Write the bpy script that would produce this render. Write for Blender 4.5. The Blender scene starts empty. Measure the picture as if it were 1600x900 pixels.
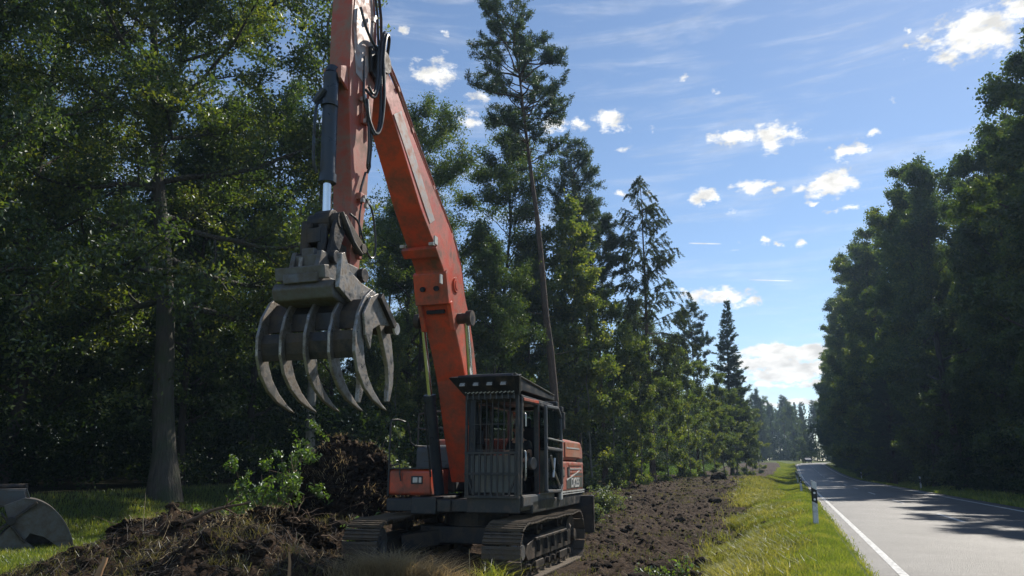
import bpy, bmesh, math, random
import numpy as np
from mathutils import Vector, Matrix

# ------------------------------------------------------------------ camera, sky, sun
sc = bpy.context.scene
COL = sc.collection
R = math.radians
PITCH = math.atan(282 / 1156)
EYE = 1.45
cam_d = bpy.data.cameras.new("camera"); cam = bpy.data.objects.new("camera", cam_d); COL.objects.link(cam)
cam.location = (0, 0, EYE); cam.rotation_euler = (R(90) + PITCH, 0, 0)
cam_d.lens = 36 * 1156 / 1600; cam_d.sensor_width = 36; cam_d.clip_start = .1; cam_d.clip_end = 5000
sc.camera = cam
sc.view_settings.view_transform = 'Standard'; sc.view_settings.look = 'None'
sc.view_settings.gamma = 1; sc.view_settings.exposure = 0.15
sc.cycles.max_bounces = 6; sc.cycles.diffuse_bounces = 3; sc.cycles.glossy_bounces = 2
sc.cycles.transmission_bounces = 4; sc.cycles.transparent_max_bounces = 8
sc.cycles.use_denoising = True

SUN_AZ, SUN_EL = 40.0, 42.0          # azimuth clockwise from +Y
sd = bpy.data.lights.new("sun", 'SUN'); so = bpy.data.objects.new("sun", sd); COL.objects.link(so)
sd.energy = 5.0; sd.angle = R(.55); sd.color = (1, .93, .82)
sv = Vector((math.sin(R(SUN_AZ)) * math.cos(R(SUN_EL)), math.cos(R(SUN_AZ)) * math.cos(R(SUN_EL)), math.sin(R(SUN_EL))))
so.rotation_euler = sv.to_track_quat('Z', 'Y').to_euler()

def pix_dir(x, y):
    a = (x - 800) / 1156; b = (450 - y) / 1156
    c, s = math.cos(PITCH), math.sin(PITCH)
    return Vector((a, c - b * s, s + b * c))

world = bpy.data.worlds.new("World"); sc.world = world; world.use_nodes = True
def build_world():
    nt = world.node_tree; N = nt.nodes; L = nt.links; N.clear()
    def nd(t, **k):
        n = N.new(t)
        for a, b in k.items(): setattr(n, a, b)
        return n
    def m(op, a, b=None, c=None, clamp=False):
        n = nd('ShaderNodeMath', operation=op, use_clamp=clamp)
        for i, v in enumerate((a, b, c)):
            if v is None: continue
            if isinstance(v, (int, float)): n.inputs[i].default_value = v
            else: L.new(v, n.inputs[i])
        return n.outputs[0]
    out = nd('ShaderNodeOutputWorld')
    sky = nd('ShaderNodeTexSky', sky_type='NISHITA'); sky.sun_disc = False
    sky.sun_elevation = R(SUN_EL); sky.sun_rotation = R(SUN_AZ)
    sky.air_density = 1.0; sky.dust_density = .1; sky.ozone_density = 2.5; sky.altitude = 200
    bg1 = nd('ShaderNodeBackground'); bg1.inputs[1].default_value = .118
    L.new(sky.outputs[0], bg1.inputs[0])
    tc = nd('ShaderNodeTexCoord'); sp = nd('ShaderNodeSeparateXYZ'); L.new(tc.outputs['Generated'], sp.inputs[0])
    az = m('ARCTAN2', sp.outputs[0], sp.outputs[1]); el = m('ARCSINE', sp.outputs[2])
    cb = nd('ShaderNodeCombineXYZ'); L.new(az, cb.inputs[0]); L.new(el, cb.inputs[1])
    # (px, py, rx, ry, density)  cloud banks placed by direction
    clouds = [(1525,52,95,38,1.25),(1600,8,55,26,1.2),(1500,70,52,22,1.0),(680,115,40,26,1.0),(738,182,38,14,.9),(868,196,26,14,1.1),(905,198,22,13,1.0),
              (950,190,34,20,1.2),(1145,214,48,17,1.2),(1205,212,38,26,1.2),(1240,208,28,10,.6),(1330,232,34,15,1.1),(1366,203,14,8,1),
              (1178,290,38,12,1.2),(1212,297,12,8,1.1),(1102,305,28,13,1.2),(1300,285,48,24,1.3),(1252,292,18,8,.8),(1275,314,16,5,.9),(1325,326,34,6,.8),
              (1198,377,18,7,1.1),(1225,383,10,6,1),(1250,382,12,7,1),(1125,464,52,14,1.25),(1175,471,32,7,1.),(1080,462,30,12,1.1),
              (1225,551,90,12,1.7),(1290,554,80,12,1.7),(1200,568,80,11,1.6),(1265,576,95,12,1.6),(1215,587,80,9,1.4),(1275,598,70,6,1.2),(1200,600,60,6,1.1),(1230,629,90,6,1.4),(970,303,22,9,1.),(1010,303,14,6,1.),(975,232,24,10,.55),
              (1012,203,10,10,.5),(1070,125,9,9,.75),(1125,140,14,6,.75),(1422,52,12,10,.95),(1418,76,10,9,.8),(1232,506,16,7,.5),
              (634,48,16,9,.9),(690,48,14,9,.6),(1397,158,10,7,.8),(1150,384,18,8,.45),(750,150,26,12,.7),(1140,330,26,8,.45),
              (-300,100,160,60,1.2),(2300,200,200,60,1.2),(2000,420,160,40,1.2)]
    # wobbling coordinates so the outlines billow
    nz = nd('ShaderNodeTexNoise'); nz.inputs['Scale'].default_value = 26; nz.inputs['Detail'].default_value = 6; nz.inputs['Roughness'].default_value = .6
    L.new(cb.outputs[0], nz.inputs['Vector'])
    sub = nd('ShaderNodeVectorMath', operation='SUBTRACT'); L.new(nz.outputs['Color'], sub.inputs[0]); sub.inputs[1].default_value = (.5, .5, .5)
    scl = nd('ShaderNodeVectorMath', operation='MULTIPLY'); L.new(sub.outputs[0], scl.inputs[0]); scl.inputs[1].default_value = (.055, .03, 0)
    add = nd('ShaderNodeVectorMath', operation='ADD'); L.new(cb.outputs[0], add.inputs[0]); L.new(scl.outputs[0], add.inputs[1])
    field = None
    for (px, py, rx, ry, dn) in clouds:
        d = pix_dir(px, py); l = d.length; a0 = math.atan2(d.x, d.y); e0 = math.asin(d.z / l)
        k = 1156 * l / 1.0
        sx = rx / 1156 / l; sy = ry / 1156 / l
        mp = nd('ShaderNodeMapping', vector_type='TEXTURE')
        mp.inputs['Location'].default_value = (a0, e0, 0); mp.inputs['Scale'].default_value = (sx * 1.25, sy * 1.35, 1)
        L.new(add.outputs[0], mp.inputs[0])
        ln = nd('ShaderNodeVectorMath', operation='LENGTH'); L.new(mp.outputs[0], ln.inputs[0])
        v = m('MULTIPLY', m('SUBTRACT', 1.0, ln.outputs['Value'], clamp=True), dn)
        field = v if field is None else m('MAXIMUM', field, v)
    n2 = nd('ShaderNodeTexNoise'); n2.inputs['Scale'].default_value = 55; n2.inputs['Detail'].default_value = 9; n2.inputs['Roughness'].default_value = .62
    mp2 = nd('ShaderNodeMapping'); mp2.inputs['Scale'].default_value = (.8, 1.5, 1); L.new(cb.outputs[0], mp2.inputs[0]); L.new(mp2.outputs[0], n2.inputs['Vector'])
    dens = m('ADD', field, m('MULTIPLY', m('SUBTRACT', n2.outputs[0], .56), 2.2))
    mr = nd('ShaderNodeMapRange', interpolation_type='SMOOTHSTEP'); mr.inputs[1].default_value = .10; mr.inputs[2].default_value = .75
    L.new(dens, mr.inputs[0])
    gate = nd('ShaderNodeMapRange'); gate.inputs[1].default_value = 0; gate.inputs[2].default_value = .12; L.new(field, gate.inputs[0])
    cumulus = m('MULTIPLY', mr.outputs[0], gate.outputs[0])
    # thin cirrus streaks
    n3 = nd('ShaderNodeTexNoise'); n3.inputs['Scale'].default_value = 5; n3.inputs['Detail'].default_value = 7; n3.inputs['Roughness'].default_value = .6; n3.inputs['Distortion'].default_value = .3
    mp3 = nd('ShaderNodeMapping'); mp3.inputs['Scale'].default_value = (.9, 7, 1); mp3.inputs['Rotation'].default_value = (0, 0, R(-4)); L.new(cb.outputs[0], mp3.inputs[0]); L.new(mp3.outputs[0], n3.inputs['Vector'])
    cr = nd('ShaderNodeMapRange', interpolation_type='SMOOTHSTEP'); cr.inputs[1].default_value = .46; cr.inputs[2].default_value = .75; cr.inputs[4].default_value = .26
    L.new(n3.outputs[0], cr.inputs[0])
    # two condensation trails
    tr = None
    for (x0, y0, x1, y1, w_) in ((1168,437,1242,439,1.3),(1075,380,1128,381,1.3)):
        d0 = pix_dir(x0, y0).normalized(); d1 = pix_dir(x1, y1).normalized()
        a0, e0, a1, e1 = math.atan2(d0.x, d0.y), math.asin(d0.z), math.atan2(d1.x, d1.y), math.asin(d1.z)
        mp = nd('ShaderNodeMapping', vector_type='TEXTURE'); mp.inputs['Location'].default_value = ((a0+a1)/2, (e0+e1)/2, 0)
        mp.inputs['Rotation'].default_value = (0, 0, math.atan2(e1-e0, a1-a0)); mp.inputs['Scale'].default_value = (abs(a1-a0)/2, w_/1156, 1)
        L.new(cb.outputs[0], mp.inputs[0])
        s2 = nd('ShaderNodeSeparateXYZ'); L.new(mp.outputs[0], s2.inputs[0])
        vx = m('SUBTRACT', 1, m('POWER', m('ABSOLUTE', s2.outputs[0]), 4), clamp=True); vy = m('SUBTRACT', 1, m('POWER', s2.outputs[1], 2), clamp=True)
        v = m('MULTIPLY', m('MULTIPLY', vx, vy), .7); tr = v if tr is None else m('MAXIMUM', tr, v)
    cover = m('MAXIMUM', m('MAXIMUM', cumulus, cr.outputs[0]), tr, clamp=True)
    # a little grey inside the clouds
    rampc = nd('ShaderNodeMapRange'); rampc.inputs[1].default_value = .35; rampc.inputs[2].default_value = .75
    rampc.inputs[3].default_value = .55; rampc.inputs[4].default_value = 1.0
    n4 = nd('ShaderNodeTexNoise'); n4.inputs['Scale'].default_value = 40; n4.inputs['Detail'].default_value = 6; L.new(mp2.outputs[0], n4.inputs['Vector'])
    L.new(n4.outputs[0], rampc.inputs[0])
    bg2 = nd('ShaderNodeBackground'); bg2.inputs[0].default_value = (1.0, .99, .95, 1)
    L.new(m('MULTIPLY', rampc.outputs[0], 1.3), bg2.inputs[1])
    mix = nd('ShaderNodeMixShader'); L.new(cover, mix.inputs[0]); L.new(bg1.outputs[0], mix.inputs[1]); L.new(bg2.outputs[0], mix.inputs[2])
    L.new(mix.outputs[0], out.inputs[0])
build_world()

# ------------------------------------------------------------------ helpers
rng = np.random.default_rng(7)
def tag(o, label=None, cat=None, group=None, kind=None):
    if label: o['label'] = label
    if cat: o['category'] = cat
    if group: o['group'] = group
    if kind: o['kind'] = kind
    return o
def empty(name, loc=(0, 0, 0), rz=0, parent=None):
    o = bpy.data.objects.new(name, None); COL.objects.link(o); o.location = loc; o.rotation_euler = (0, 0, rz)
    o.empty_display_size = .2
    if parent: o.parent = parent
    return o
def link(name, me, parent=None):
    o = bpy.data.objects.new(name, me); COL.objects.link(o)
    if parent: o.parent = parent
    return o
def np_mesh(name, V, F, mats, smooth=False, matidx=None, attrs=None):
    """V (n,3); F: array (m,k) or list of such arrays"""
    me = bpy.data.meshes.new(name)
    Fs = F if isinstance(F, list) else [F]
    Fs = [f for f in Fs if len(f)]
    loops = np.concatenate([f.ravel() for f in Fs]).astype(np.int32)
    tot = np.concatenate([np.full(len(f), f.shape[1], np.int32) for f in Fs])
    st = np.concatenate([[0], np.cumsum(tot)[:-1]]).astype(np.int32)
    me.vertices.add(len(V)); me.vertices.foreach_set('co', np.asarray(V, np.float32).ravel())
    me.loops.add(len(loops)); me.loops.foreach_set('vertex_index', loops)
    me.polygons.add(len(tot)); me.polygons.foreach_set('loop_start', st); me.polygons.foreach_set('loop_total', tot)
    if matidx is not None: me.polygons.foreach_set('material_index', np.asarray(matidx, np.int32))
    me.polygons.foreach_set('use_smooth', np.full(len(tot), smooth, bool))
    for m in (mats if isinstance(mats, (list, tuple)) else [mats]): me.materials.append(m)
    if attrs:
        for k, v in attrs.items():
            a = me.attributes.new(k, 'FLOAT', 'POINT'); a.data.foreach_set('value', np.asarray(v, np.float32))
    me.update(calc_edges=True); me.validate()
    return me

class MB:
    def __init__(s): s.v = []; s.f = []
    def add(s, vs, fs):
        n = len(s.v); s.v += [tuple(v) for v in vs]; s.f += [tuple(i + n for i in f) for f in fs]; return s
    def box(s, c, d, rot=None, taper=1.0):
        x, y, z = d[0] / 2, d[1] / 2, d[2] / 2; t = taper
        vs = [Vector(q) for q in ((-x,-y,-z),(x,-y,-z),(x,y,-z),(-x,y,-z),(-x*t,-y*t,z),(x*t,-y*t,z),(x*t,y*t,z),(-x*t,y*t,z))]
        if rot is not None: vs = [rot @ v for v in vs]
        c = Vector(c)
        return s.add([v + c for v in vs], [(3,2,1,0),(4,5,6,7),(0,1,5,4),(1,2,6,5),(2,3,7,6),(3,0,4,7)])
    def bar(s, p, q, w, h=None):
        p, q = Vector(p), Vector(q); d = q - p; h = h or w
        rot = d.to_track_quat('Z', 'Y').to_matrix()
        return s.box((p + q) / 2, (w, h, d.length), rot)
    def cyl(s, p, q, r0, r1=None, n=16, caps=True):
        r1 = r0 if r1 is None else r1
        p, q = Vector(p), Vector(q); rot = (q - p).to_track_quat('Z', 'Y').to_matrix(); vs = []
        for (c, r) in ((p, r0), (q, r1)):
            for i in range(n):
                a = 2 * math.pi * i / n; vs.append(c + rot @ Vector((r * math.cos(a), r * math.sin(a), 0)))
        fs = [(i, (i + 1) % n, n + (i + 1) % n, n + i) for i in range(n)]
        if caps: fs += [tuple(range(n - 1, -1, -1)), tuple(range(n, 2 * n))]
        return s.add(vs, fs)
    def tube(s, pts, r, n=8, smooth=0):
        pts = [Vector(p) for p in pts]
        if smooth: pts = catmull(pts, smooth)
        m = len(pts); rr = r if isinstance(r, (list, tuple)) else [r] * m
        if len(rr) != m: rr = [rr[0] + (rr[-1] - rr[0]) * i / (m - 1) for i in range(m)]
        up = Vector((0, 0, 1)); vs = []
        d0 = (pts[1] - pts[0]).normalized(); nrm = d0.orthogonal().normalized()
        for i, p in enumerate(pts):
            d = (pts[min(i + 1, m - 1)] - pts[max(i - 1, 0)]).normalized()
            nrm = (nrm - d * nrm.dot(d)).normalized(); b = d.cross(nrm)
            for k in range(n):
                a = 2 * math.pi * k / n; vs.append(p + (nrm * math.cos(a) + b * math.sin(a)) * rr[i])
        fs = [(i*n+k, i*n+(k+1)%n, (i+1)*n+(k+1)%n, (i+1)*n+k) for i in range(m-1) for k in range(n)]
        fs += [tuple(range(n-1, -1, -1)), tuple((m-1)*n + k for k in range(n))]
        return s.add(vs, fs)
    def prism(s, prof, y0, y1):      # prof: (x,z) outline
        n = len(prof)
        vs = [(x, y0, z) for x, z in prof] + [(x, y1, z) for x, z in prof]
        fs = [(i, (i+1) % n, n + (i+1) % n, n + i) for i in range(n)] + [tuple(range(n-1, -1, -1)), tuple(range(n, 2*n))]
        return s.add(vs, fs)
    def build(s, name, mat, parent=None, smooth=False, bevel=0, loc=None, ang=40):
        me = bpy.data.meshes.new(name); me.from_pydata(s.v, [], s.f)
        bm = bmesh.new(); bm.from_mesh(me); bmesh.ops.recalc_face_normals(bm, faces=bm.faces)
        if loc is not None: bmesh.ops.translate(bm, verts=bm.verts, vec=-Vector(loc))
        bm.to_mesh(me); bm.free()
        me.materials.append(mat); o = link(name, me, parent)
        if loc is not None: o.location = loc
        if smooth:
            for p in me.polygons: p.use_smooth = True
            me.set_sharp_from_angle(angle=R(ang))
        if bevel:
            b = o.modifiers.new('bevel', 'BEVEL'); b.width = bevel; b.segments = 2; b.limit_method = 'ANGLE'; b.angle_limit = R(35)
        return o
def catmull(pts, k):
    P = [pts[0] * 2 - pts[1]] + list(pts) + [pts[-1] * 2 - pts[-2]]; out = []
    for i in range(1, len(P) - 2):
        for j in range(k):
            t = j / k; a, b, c, d = P[i-1], P[i], P[i+1], P[i+2]
            out.append(.5 * ((2*b) + (c-a)*t + (2*a-5*b+4*c-d)*t*t + (3*b-a-3*c+d)*t**3))
    out.append(P[-2]); return out
def split(mb, name, mat, parent, bevel=0):
    '''one object for each separate piece of the builder'''
    nb = {}
    par = list(range(len(mb.v)))
    def find(a):
        while par[a] != a: par[a] = par[par[a]]; a = par[a]
        return a
    for f in mb.f:
        for i in f[1:]: par[find(f[0])] = find(i)
    for f in mb.f: nb.setdefault(find(f[0]), []).append(f)
    for fs in nb.values():
        ids = sorted({i for f in fs for i in f}); mp = {a: j for j, a in enumerate(ids)}; q = MB(); q.add([mb.v[i] for i in ids], [[mp[i] for i in f] for f in fs]); q.build(name, mat, parent, bevel=bevel)
def copy_tree(o, parent=None):
    c = o.copy(); COL.objects.link(c); c.parent = parent
    for ch in list(o.children): copy_tree(ch, c)
    return c

# value noise in numpy
_perm = np.random.default_rng(3).random((256, 256))
def vnoise(x, y):
    xi = np.floor(x).astype(int); yi = np.floor(y).astype(int); fx = x - xi; fy = y - yi
    fx = fx*fx*(3-2*fx); fy = fy*fy*(3-2*fy)
    g = lambda a, b: _perm[a & 255, b & 255]
    return (g(xi, yi)*(1-fx)+g(xi+1, yi)*fx)*(1-fy) + (g(xi, yi+1)*(1-fx)+g(xi+1, yi+1)*fx)*fy
def fbm(x, y, o=4, gain=.5):
    s = 0; a = 1; t = 0
    for i in range(o):
        s = s + a * vnoise(x * 2.03**i + 17.3*i, y * 2.03**i + 5.1*i); t += a; a *= gain
    return s / t
def sstep(x, a, b):
    t = np.clip((x - a) / (b - a), 0, 1); return t*t*(3-2*t)

# ------------------------------------------------------------------ materials
MATS = {}
def new_mat(name):
    m = bpy.data.materials.new(name); m.use_nodes = True; nt = m.node_tree
    return m, nt, nt.nodes['Principled BSDF']
def mat(name, col, rough=.5, metal=0, var=.25, scale=6, bump=.0, dirt=None, dirt_amt=.5, dscale=3, spec=.5, coat=0, bscale=None, scratch=0, stretch=1):
    m, nt, P = new_mat(name); N, L = nt.nodes, nt.links
    P.inputs['Metallic'].default_value = metal; P.inputs['Specular IOR Level'].default_value = spec
    P.inputs['Coat Weight'].default_value = coat; P.inputs['Coat Roughness'].default_value = .2
    tc = N.new('ShaderNodeTexCoord')
    nz = N.new('ShaderNodeTexNoise'); nz.inputs['Scale'].default_value = scale; nz.inputs['Detail'].default_value = 6; nz.inputs['Roughness'].default_value = .6
    if stretch != 1:
        st_ = N.new('ShaderNodeMapping'); st_.inputs['Scale'].default_value = (1, 1, stretch); L.new(tc.outputs['Object'], st_.inputs[0]); vec = st_.outputs[0]
    else: vec = tc.outputs['Object']
    L.new(vec, nz.inputs['Vector'])
    mix = N.new('ShaderNodeMix'); mix.data_type = 'RGBA'
    c = Vector(col[:3]); mix.inputs[6].default_value = (*(c * (1 - var)), 1); mix.inputs[7].default_value = (*(c * (1 + var)), 1)
    L.new(nz.outputs[0], mix.inputs[0]); outc = mix.outputs[2]
    rr = N.new('ShaderNodeMapRange'); rr.inputs[1].default_value = .3; rr.inputs[2].default_value = .7
    rr.inputs[3].default_value = max(.05, rough - .12); rr.inputs[4].default_value = min(1, rough + .15); L.new(nz.outputs[0], rr.inputs[0])
    ro = rr.outputs[0]
    if dirt is not None:
        n2 = N.new('ShaderNodeTexNoise'); n2.inputs['Scale'].default_value = dscale; n2.inputs['Detail'].default_value = 10; n2.inputs['Roughness'].default_value = .7
        L.new(tc.outputs['Object'], n2.inputs['Vector'])
        r2 = N.new('ShaderNodeMapRange'); r2.inputs[1].default_value = .62 - .25 * dirt_amt; r2.inputs[2].default_value = .74 - .1 * dirt_amt; L.new(n2.outputs[0], r2.inputs[0])
        mx = N.new('ShaderNodeMix'); mx.data_type = 'RGBA'; L.new(r2.outputs[0], mx.inputs[0]); L.new(outc, mx.inputs[6]); mx.inputs[7].default_value = (*dirt, 1); outc = mx.outputs[2]
        m3 = N.new('ShaderNodeMix'); L.new(r2.outputs[0], m3.inputs[0]); L.new(ro, m3.inputs[2]); m3.inputs[3].default_value = .9; ro = m3.outputs[0]
    if scratch:
        mp = N.new('ShaderNodeMapping'); mp.inputs['Scale'].default_value = (14, 14, 1.6); mp.inputs['Rotation'].default_value = (0, R(25), 0); L.new(tc.outputs['Object'], mp.inputs[0])
        for sc_, th_, cc in ((1.5, .66, (.42, .36, .33)), (.55, .62, (.05, .035, .03))):
            n7 = N.new('ShaderNodeTexNoise'); n7.inputs['Scale'].default_value = sc_; n7.inputs['Detail'].default_value = 8; n7.inputs['Roughness'].default_value = .75; L.new(mp.outputs[0], n7.inputs['Vector'])
            r7 = N.new('ShaderNodeMapRange'); r7.inputs[1].default_value = th_; r7.inputs[2].default_value = th_+.05; r7.inputs[4].default_value = scratch; L.new(n7.outputs[0], r7.inputs[0])
            m7 = N.new('ShaderNodeMix'); m7.data_type = 'RGBA'; L.new(r7.outputs[0], m7.inputs[0]); L.new(outc, m7.inputs[6]); m7.inputs[7].default_value = (*cc, 1); outc = m7.outputs[2]
    L.new(outc, P.inputs['Base Color']); L.new(ro, P.inputs['Roughness'])
    if bump:
        b = N.new('ShaderNodeBump'); b.inputs['Strength'].default_value = bump; b.inputs['Distance'].default_value = .02 if stretch == 1 else .12
        n4 = N.new('ShaderNodeTexNoise'); n4.inputs['Scale'].default_value = bscale or scale * 4; n4.inputs['Detail'].default_value = 8; L.new(vec, n4.inputs['Vector'])
        L.new(n4.outputs[0], b.inputs['Height']); L.new(b.outputs[0], P.inputs['Normal'])
    MATS[name] = m; return m

DIRT = (.07, .05, .035)
orange = mat('orange_paint', (.64, .085, .032), .38, var=.2, scale=2.5, dirt=(.17, .09, .06), dirt_amt=.8, dscale=2.2, coat=.25, bump=.05, bscale=30, scratch=.55)
orange_old = mat('worn_orange_paint', (.46, .09, .05), .45, var=.2, scale=5, dirt=(.30, .2, .16), dirt_amt=.9, dscale=4, bump=.08, bscale=40, scratch=.7)
dark_paint = mat('dark_grey_paint', (.022, .026, .031), .42, var=.3, scale=4, dirt=(.12, .095, .07), dirt_amt=.5, dscale=5, bump=.05, scratch=.4)
grey_paint = mat('grey_paint', (.075, .085, .095), .5, var=.25, scale=4, dirt=(.1, .08, .06), dirt_amt=.6)
steel_dark = mat('dark_steel', (.03, .03, .032), .45, .5, var=.35, scale=8, dirt=(.13, .098, .07), dirt_amt=.75, bump=.25)
track_steel = mat('track_steel', (.07, .062, .055), .5, .4, var=.4, scale=10, dirt=(.17, .13, .09), dirt_amt=1.2, dscale=6, bump=.5)
grapple_steel = mat('muddy_grapple_steel', (.13, .135, .14), .42, .5, var=.4, scale=6, dirt=(.15, .125, .10), dirt_amt=1.0, dscale=7, bump=.25)
tine_steel = mat('polished_tine_steel', (.3, .29, .28), .3, .7, var=.3, scale=7, dirt=(.2, .165, .13), dirt_amt=.8, dscale=9, bump=.15)
chrome = mat('chrome_rod', (.8, .8, .8), .12, 1, var=.05)
bright_metal = mat('worn_bare_metal', (.55, .54, .52), .35, .8, var=.25, scale=12)
rubber = mat('black_rubber_hose', (.018, .018, .02), .35, var=.2, spec=.6)
barrel = mat('cylinder_barrel_paint', (.02, .03, .045), .35, var=.25, dirt=(.06, .05, .04), dirt_amt=.4, coat=.2)
light_grey = mat('light_grey_plastic', (.5, .5, .47), .6, var=.15, dirt=(.2, .16, .12), dirt_amt=.5)
panel_grey = mat('decal_grey', (.10, .105, .095), .5, var=.1)
letter_white = mat('letter_white', (.62, .6, .56), .5, var=.05)
lamp_glass = mat('lamp_glass', (.55, .55, .55), .25, .2, var=.1)
red_plastic = mat('red_plastic', (.5, .03, .02), .3, var=.1)
cloth_black = mat('black_cloth', (.02, .022, .028), .9, var=.3)
cloth_green = mat('hi_vis_green_cloth', (.3, .6, .05), .8, var=.2)
cloth_grey = mat('grey_work_cloth', (.14, .13, .12), .9, var=.3)
skin = mat('skin', (.5, .27, .18), .55, var=.1)
hair_m = mat('hair', (.03, .02, .015), .7, var=.3)
bark_oak = mat('oak_bark', (.075, .065, .054), .95, var=.85, scale=9, dirt=(.05, .065, .03), dirt_amt=.7, dscale=1.2, bump=1.0, bscale=11, stretch=.16)
bark_dark = mat('dark_bark', (.07, .058, .048), .95, var=.4, scale=4, bump=.9, bscale=12, stretch=.2)
bark_pine = mat('pine_bark', (.13, .085, .06), .95, var=.45, scale=5, dirt=(.06, .05, .04), dirt_amt=.9, dscale=2, bump=1.0, bscale=12, stretch=.25)
bark_pale = mat('pale_bark', (.2, .19, .16), .85, var=.4, scale=5, dirt=(.05, .05, .04), dirt_amt=.7, dscale=3, bump=.6)
root_m = mat('root_bark', (.13, .085, .055), .9, var=.4, scale=14, bump=.7, bscale=60)
straw = mat('dry_straw', (.42, .33, .19), .85, var=.35, scale=20)
cut_wood = mat('cut_wood', (.42, .24, .12), .8, var=.25, scale=18)
white_paint = mat('road_white_paint', (.68, .68, .66), .6, var=.1, scale=18, dirt=(.22, .22, .21), dirt_amt=.75, dscale=14)
post_white = mat('post_white_plastic', (.72, .73, .72), .5, var=.06, dirt=(.35, .35, .31), dirt_amt=.5, dscale=7)
post_black = mat('post_black_plastic', (.02, .02, .02), .5, var=.1)
reflector = mat('reflector_white', (.85, .85, .85), .2, .1, var=.03)
car_dark = mat('car_paint', (.05, .055, .06), .25, var=.1, coat=.5)
tyre = mat('tyre_rubber', (.02, .02, .02), .85, var=.2)

def glass_mat():
    m = bpy.data.materials.new('window_glass'); m.use_nodes = True; nt = m.node_tree; N, L = nt.nodes, nt.links; N.clear()
    o = N.new('ShaderNodeOutputMaterial'); t = N.new('ShaderNodeBsdfTransparent'); t.inputs[0].default_value = (.75, .82, .8, 1)
    g = N.new('ShaderNodeBsdfGlossy'); g.inputs['Roughness'].default_value = .04; lw = N.new('ShaderNodeLayerWeight'); lw.inputs[0].default_value = .25
    mr = N.new('ShaderNodeMapRange'); mr.inputs[3].default_value = .05; mr.inputs[4].default_value = .7; L.new(lw.outputs['Fresnel'], mr.inputs[0])
    x = N.new('ShaderNodeMixShader'); L.new(mr.outputs[0], x.inputs[0]); L.new(t.outputs[0], x.inputs[1]); L.new(g.outputs[0], x.inputs[2]); L.new(x.outputs[0], o.inputs[0]); return m
glass = glass_mat()

def leaf_mat(name, c0, c1, c2, transl=.42, gloss=.07, tint=(1.7, 1.75, .6)):
    m = bpy.data.materials.new(name); m.use_nodes = True; nt = m.node_tree; N, L = nt.nodes, nt.links; N.clear()
    o = N.new('ShaderNodeOutputMaterial'); geo = N.new('ShaderNodeNewGeometry')
    at = N.new('ShaderNodeAttribute'); at.attribute_name = 'tone'
    oi = N.new('ShaderNodeObjectInfo')
    a = N.new('ShaderNodeMath'); a.operation = 'MULTIPLY_ADD'; a.inputs[1].default_value = .45; L.new(geo.outputs['Random Per Island'], a.inputs[0])
    b = N.new('ShaderNodeMath'); b.operation = 'MULTIPLY_ADD'; b.inputs[1].default_value = .5; b.inputs[2].default_value = -.06; L.new(at.outputs['Fac'], b.inputs[0])
    L.new(b.outputs[0], a.inputs[2])
    b2 = N.new('ShaderNodeMath'); b2.operation = 'MULTIPLY_ADD'; b2.inputs[1].default_value = .2; L.new(oi.outputs['Random'], b2.inputs[0]); L.new(a.outputs[0], b2.inputs[2])
    r = N.new('ShaderNodeValToRGB'); e = r.color_ramp.elements
    e[0].position = .1; e[0].color = (*c0, 1); e[1].position = .95; e[1].color = (*c2, 1)
    k = r.color_ramp.elements.new(.55); k.color = (*c1, 1); L.new(b2.outputs[0], r.inputs[0])
    d = N.new('ShaderNodeBsdfDiffuse'); L.new(r.outputs[0], d.inputs[0])
    t = N.new('ShaderNodeBsdfTranslucent')
    hs = N.new('ShaderNodeMix'); hs.data_type = 'RGBA'; hs.blend_type = 'MULTIPLY'; hs.inputs[0].default_value = 1; hs.inputs[7].default_value = (*tint, 1)
    L.new(r.outputs[0], hs.inputs[6]); L.new(hs.outputs[2], t.inputs[0])
    g = N.new('ShaderNodeBsdfGlossy'); g.inputs['Roughness'].default_value = .42; g.inputs[0].default_value = (.9, .95, 1, 1)
    x = N.new('ShaderNodeMixShader'); x.inputs[0].default_value = transl; L.new(d.outputs[0], x.inputs[1]); L.new(t.outputs[0], x.inputs[2])
    y = N.new('ShaderNodeMixShader'); y.inputs[0].default_value = gloss; L.new(x.outputs[0], y.inputs[1]); L.new(g.outputs[0], y.inputs[2]); L.new(y.outputs[0], o.inputs[0])
    return m
leaf_oak = leaf_mat('oak_leaves', (.04, .068, .016), (.075, .115, .024), (.19, .2, .035), .52, .06)
leaf_dark = leaf_mat('dark_leaves', (.032, .058, .018), (.056, .095, .024), (.14, .165, .035), .5, .06)
leaf_light = leaf_mat('light_leaves', (.055, .09, .025), (.105, .15, .035), (.26, .26, .06), .58, .06)
needle = leaf_mat('pine_needles', (.035, .062, .028), (.06, .095, .038), (.10, .13, .05), .3, .07)
needle_larch = leaf_mat('larch_needles', (.04, .06, .03), (.065, .09, .04), (.11, .13, .06), .35, .03)
shade_tint_leaf = leaf_mat('shade_tinted_leaves', (.012, .024, .01), (.022, .042, .013), (.045, .07, .02), .35, .02)  # darker leaf copy, the wood's shade is put into its colour
shrub_leaf = leaf_mat('shrub_leaves', (.05, .1, .02), (.1, .17, .03), (.2, .28, .05), .5)
pale_leaf = leaf_mat('weed_leaves', (.08, .12, .05), (.14, .18, .08), (.24, .27, .12), .4)
grass_m = leaf_mat('grass_blades', (.085, .13, .02), (.18, .225, .04), (.40, .36, .12), .5, .05)
dry_m = leaf_mat('dry_grass_blades', (.2, .15, .08), (.42, .33, .19), (.6, .5, .3), .4, .04, (1.3, 1.15, .85))

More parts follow.
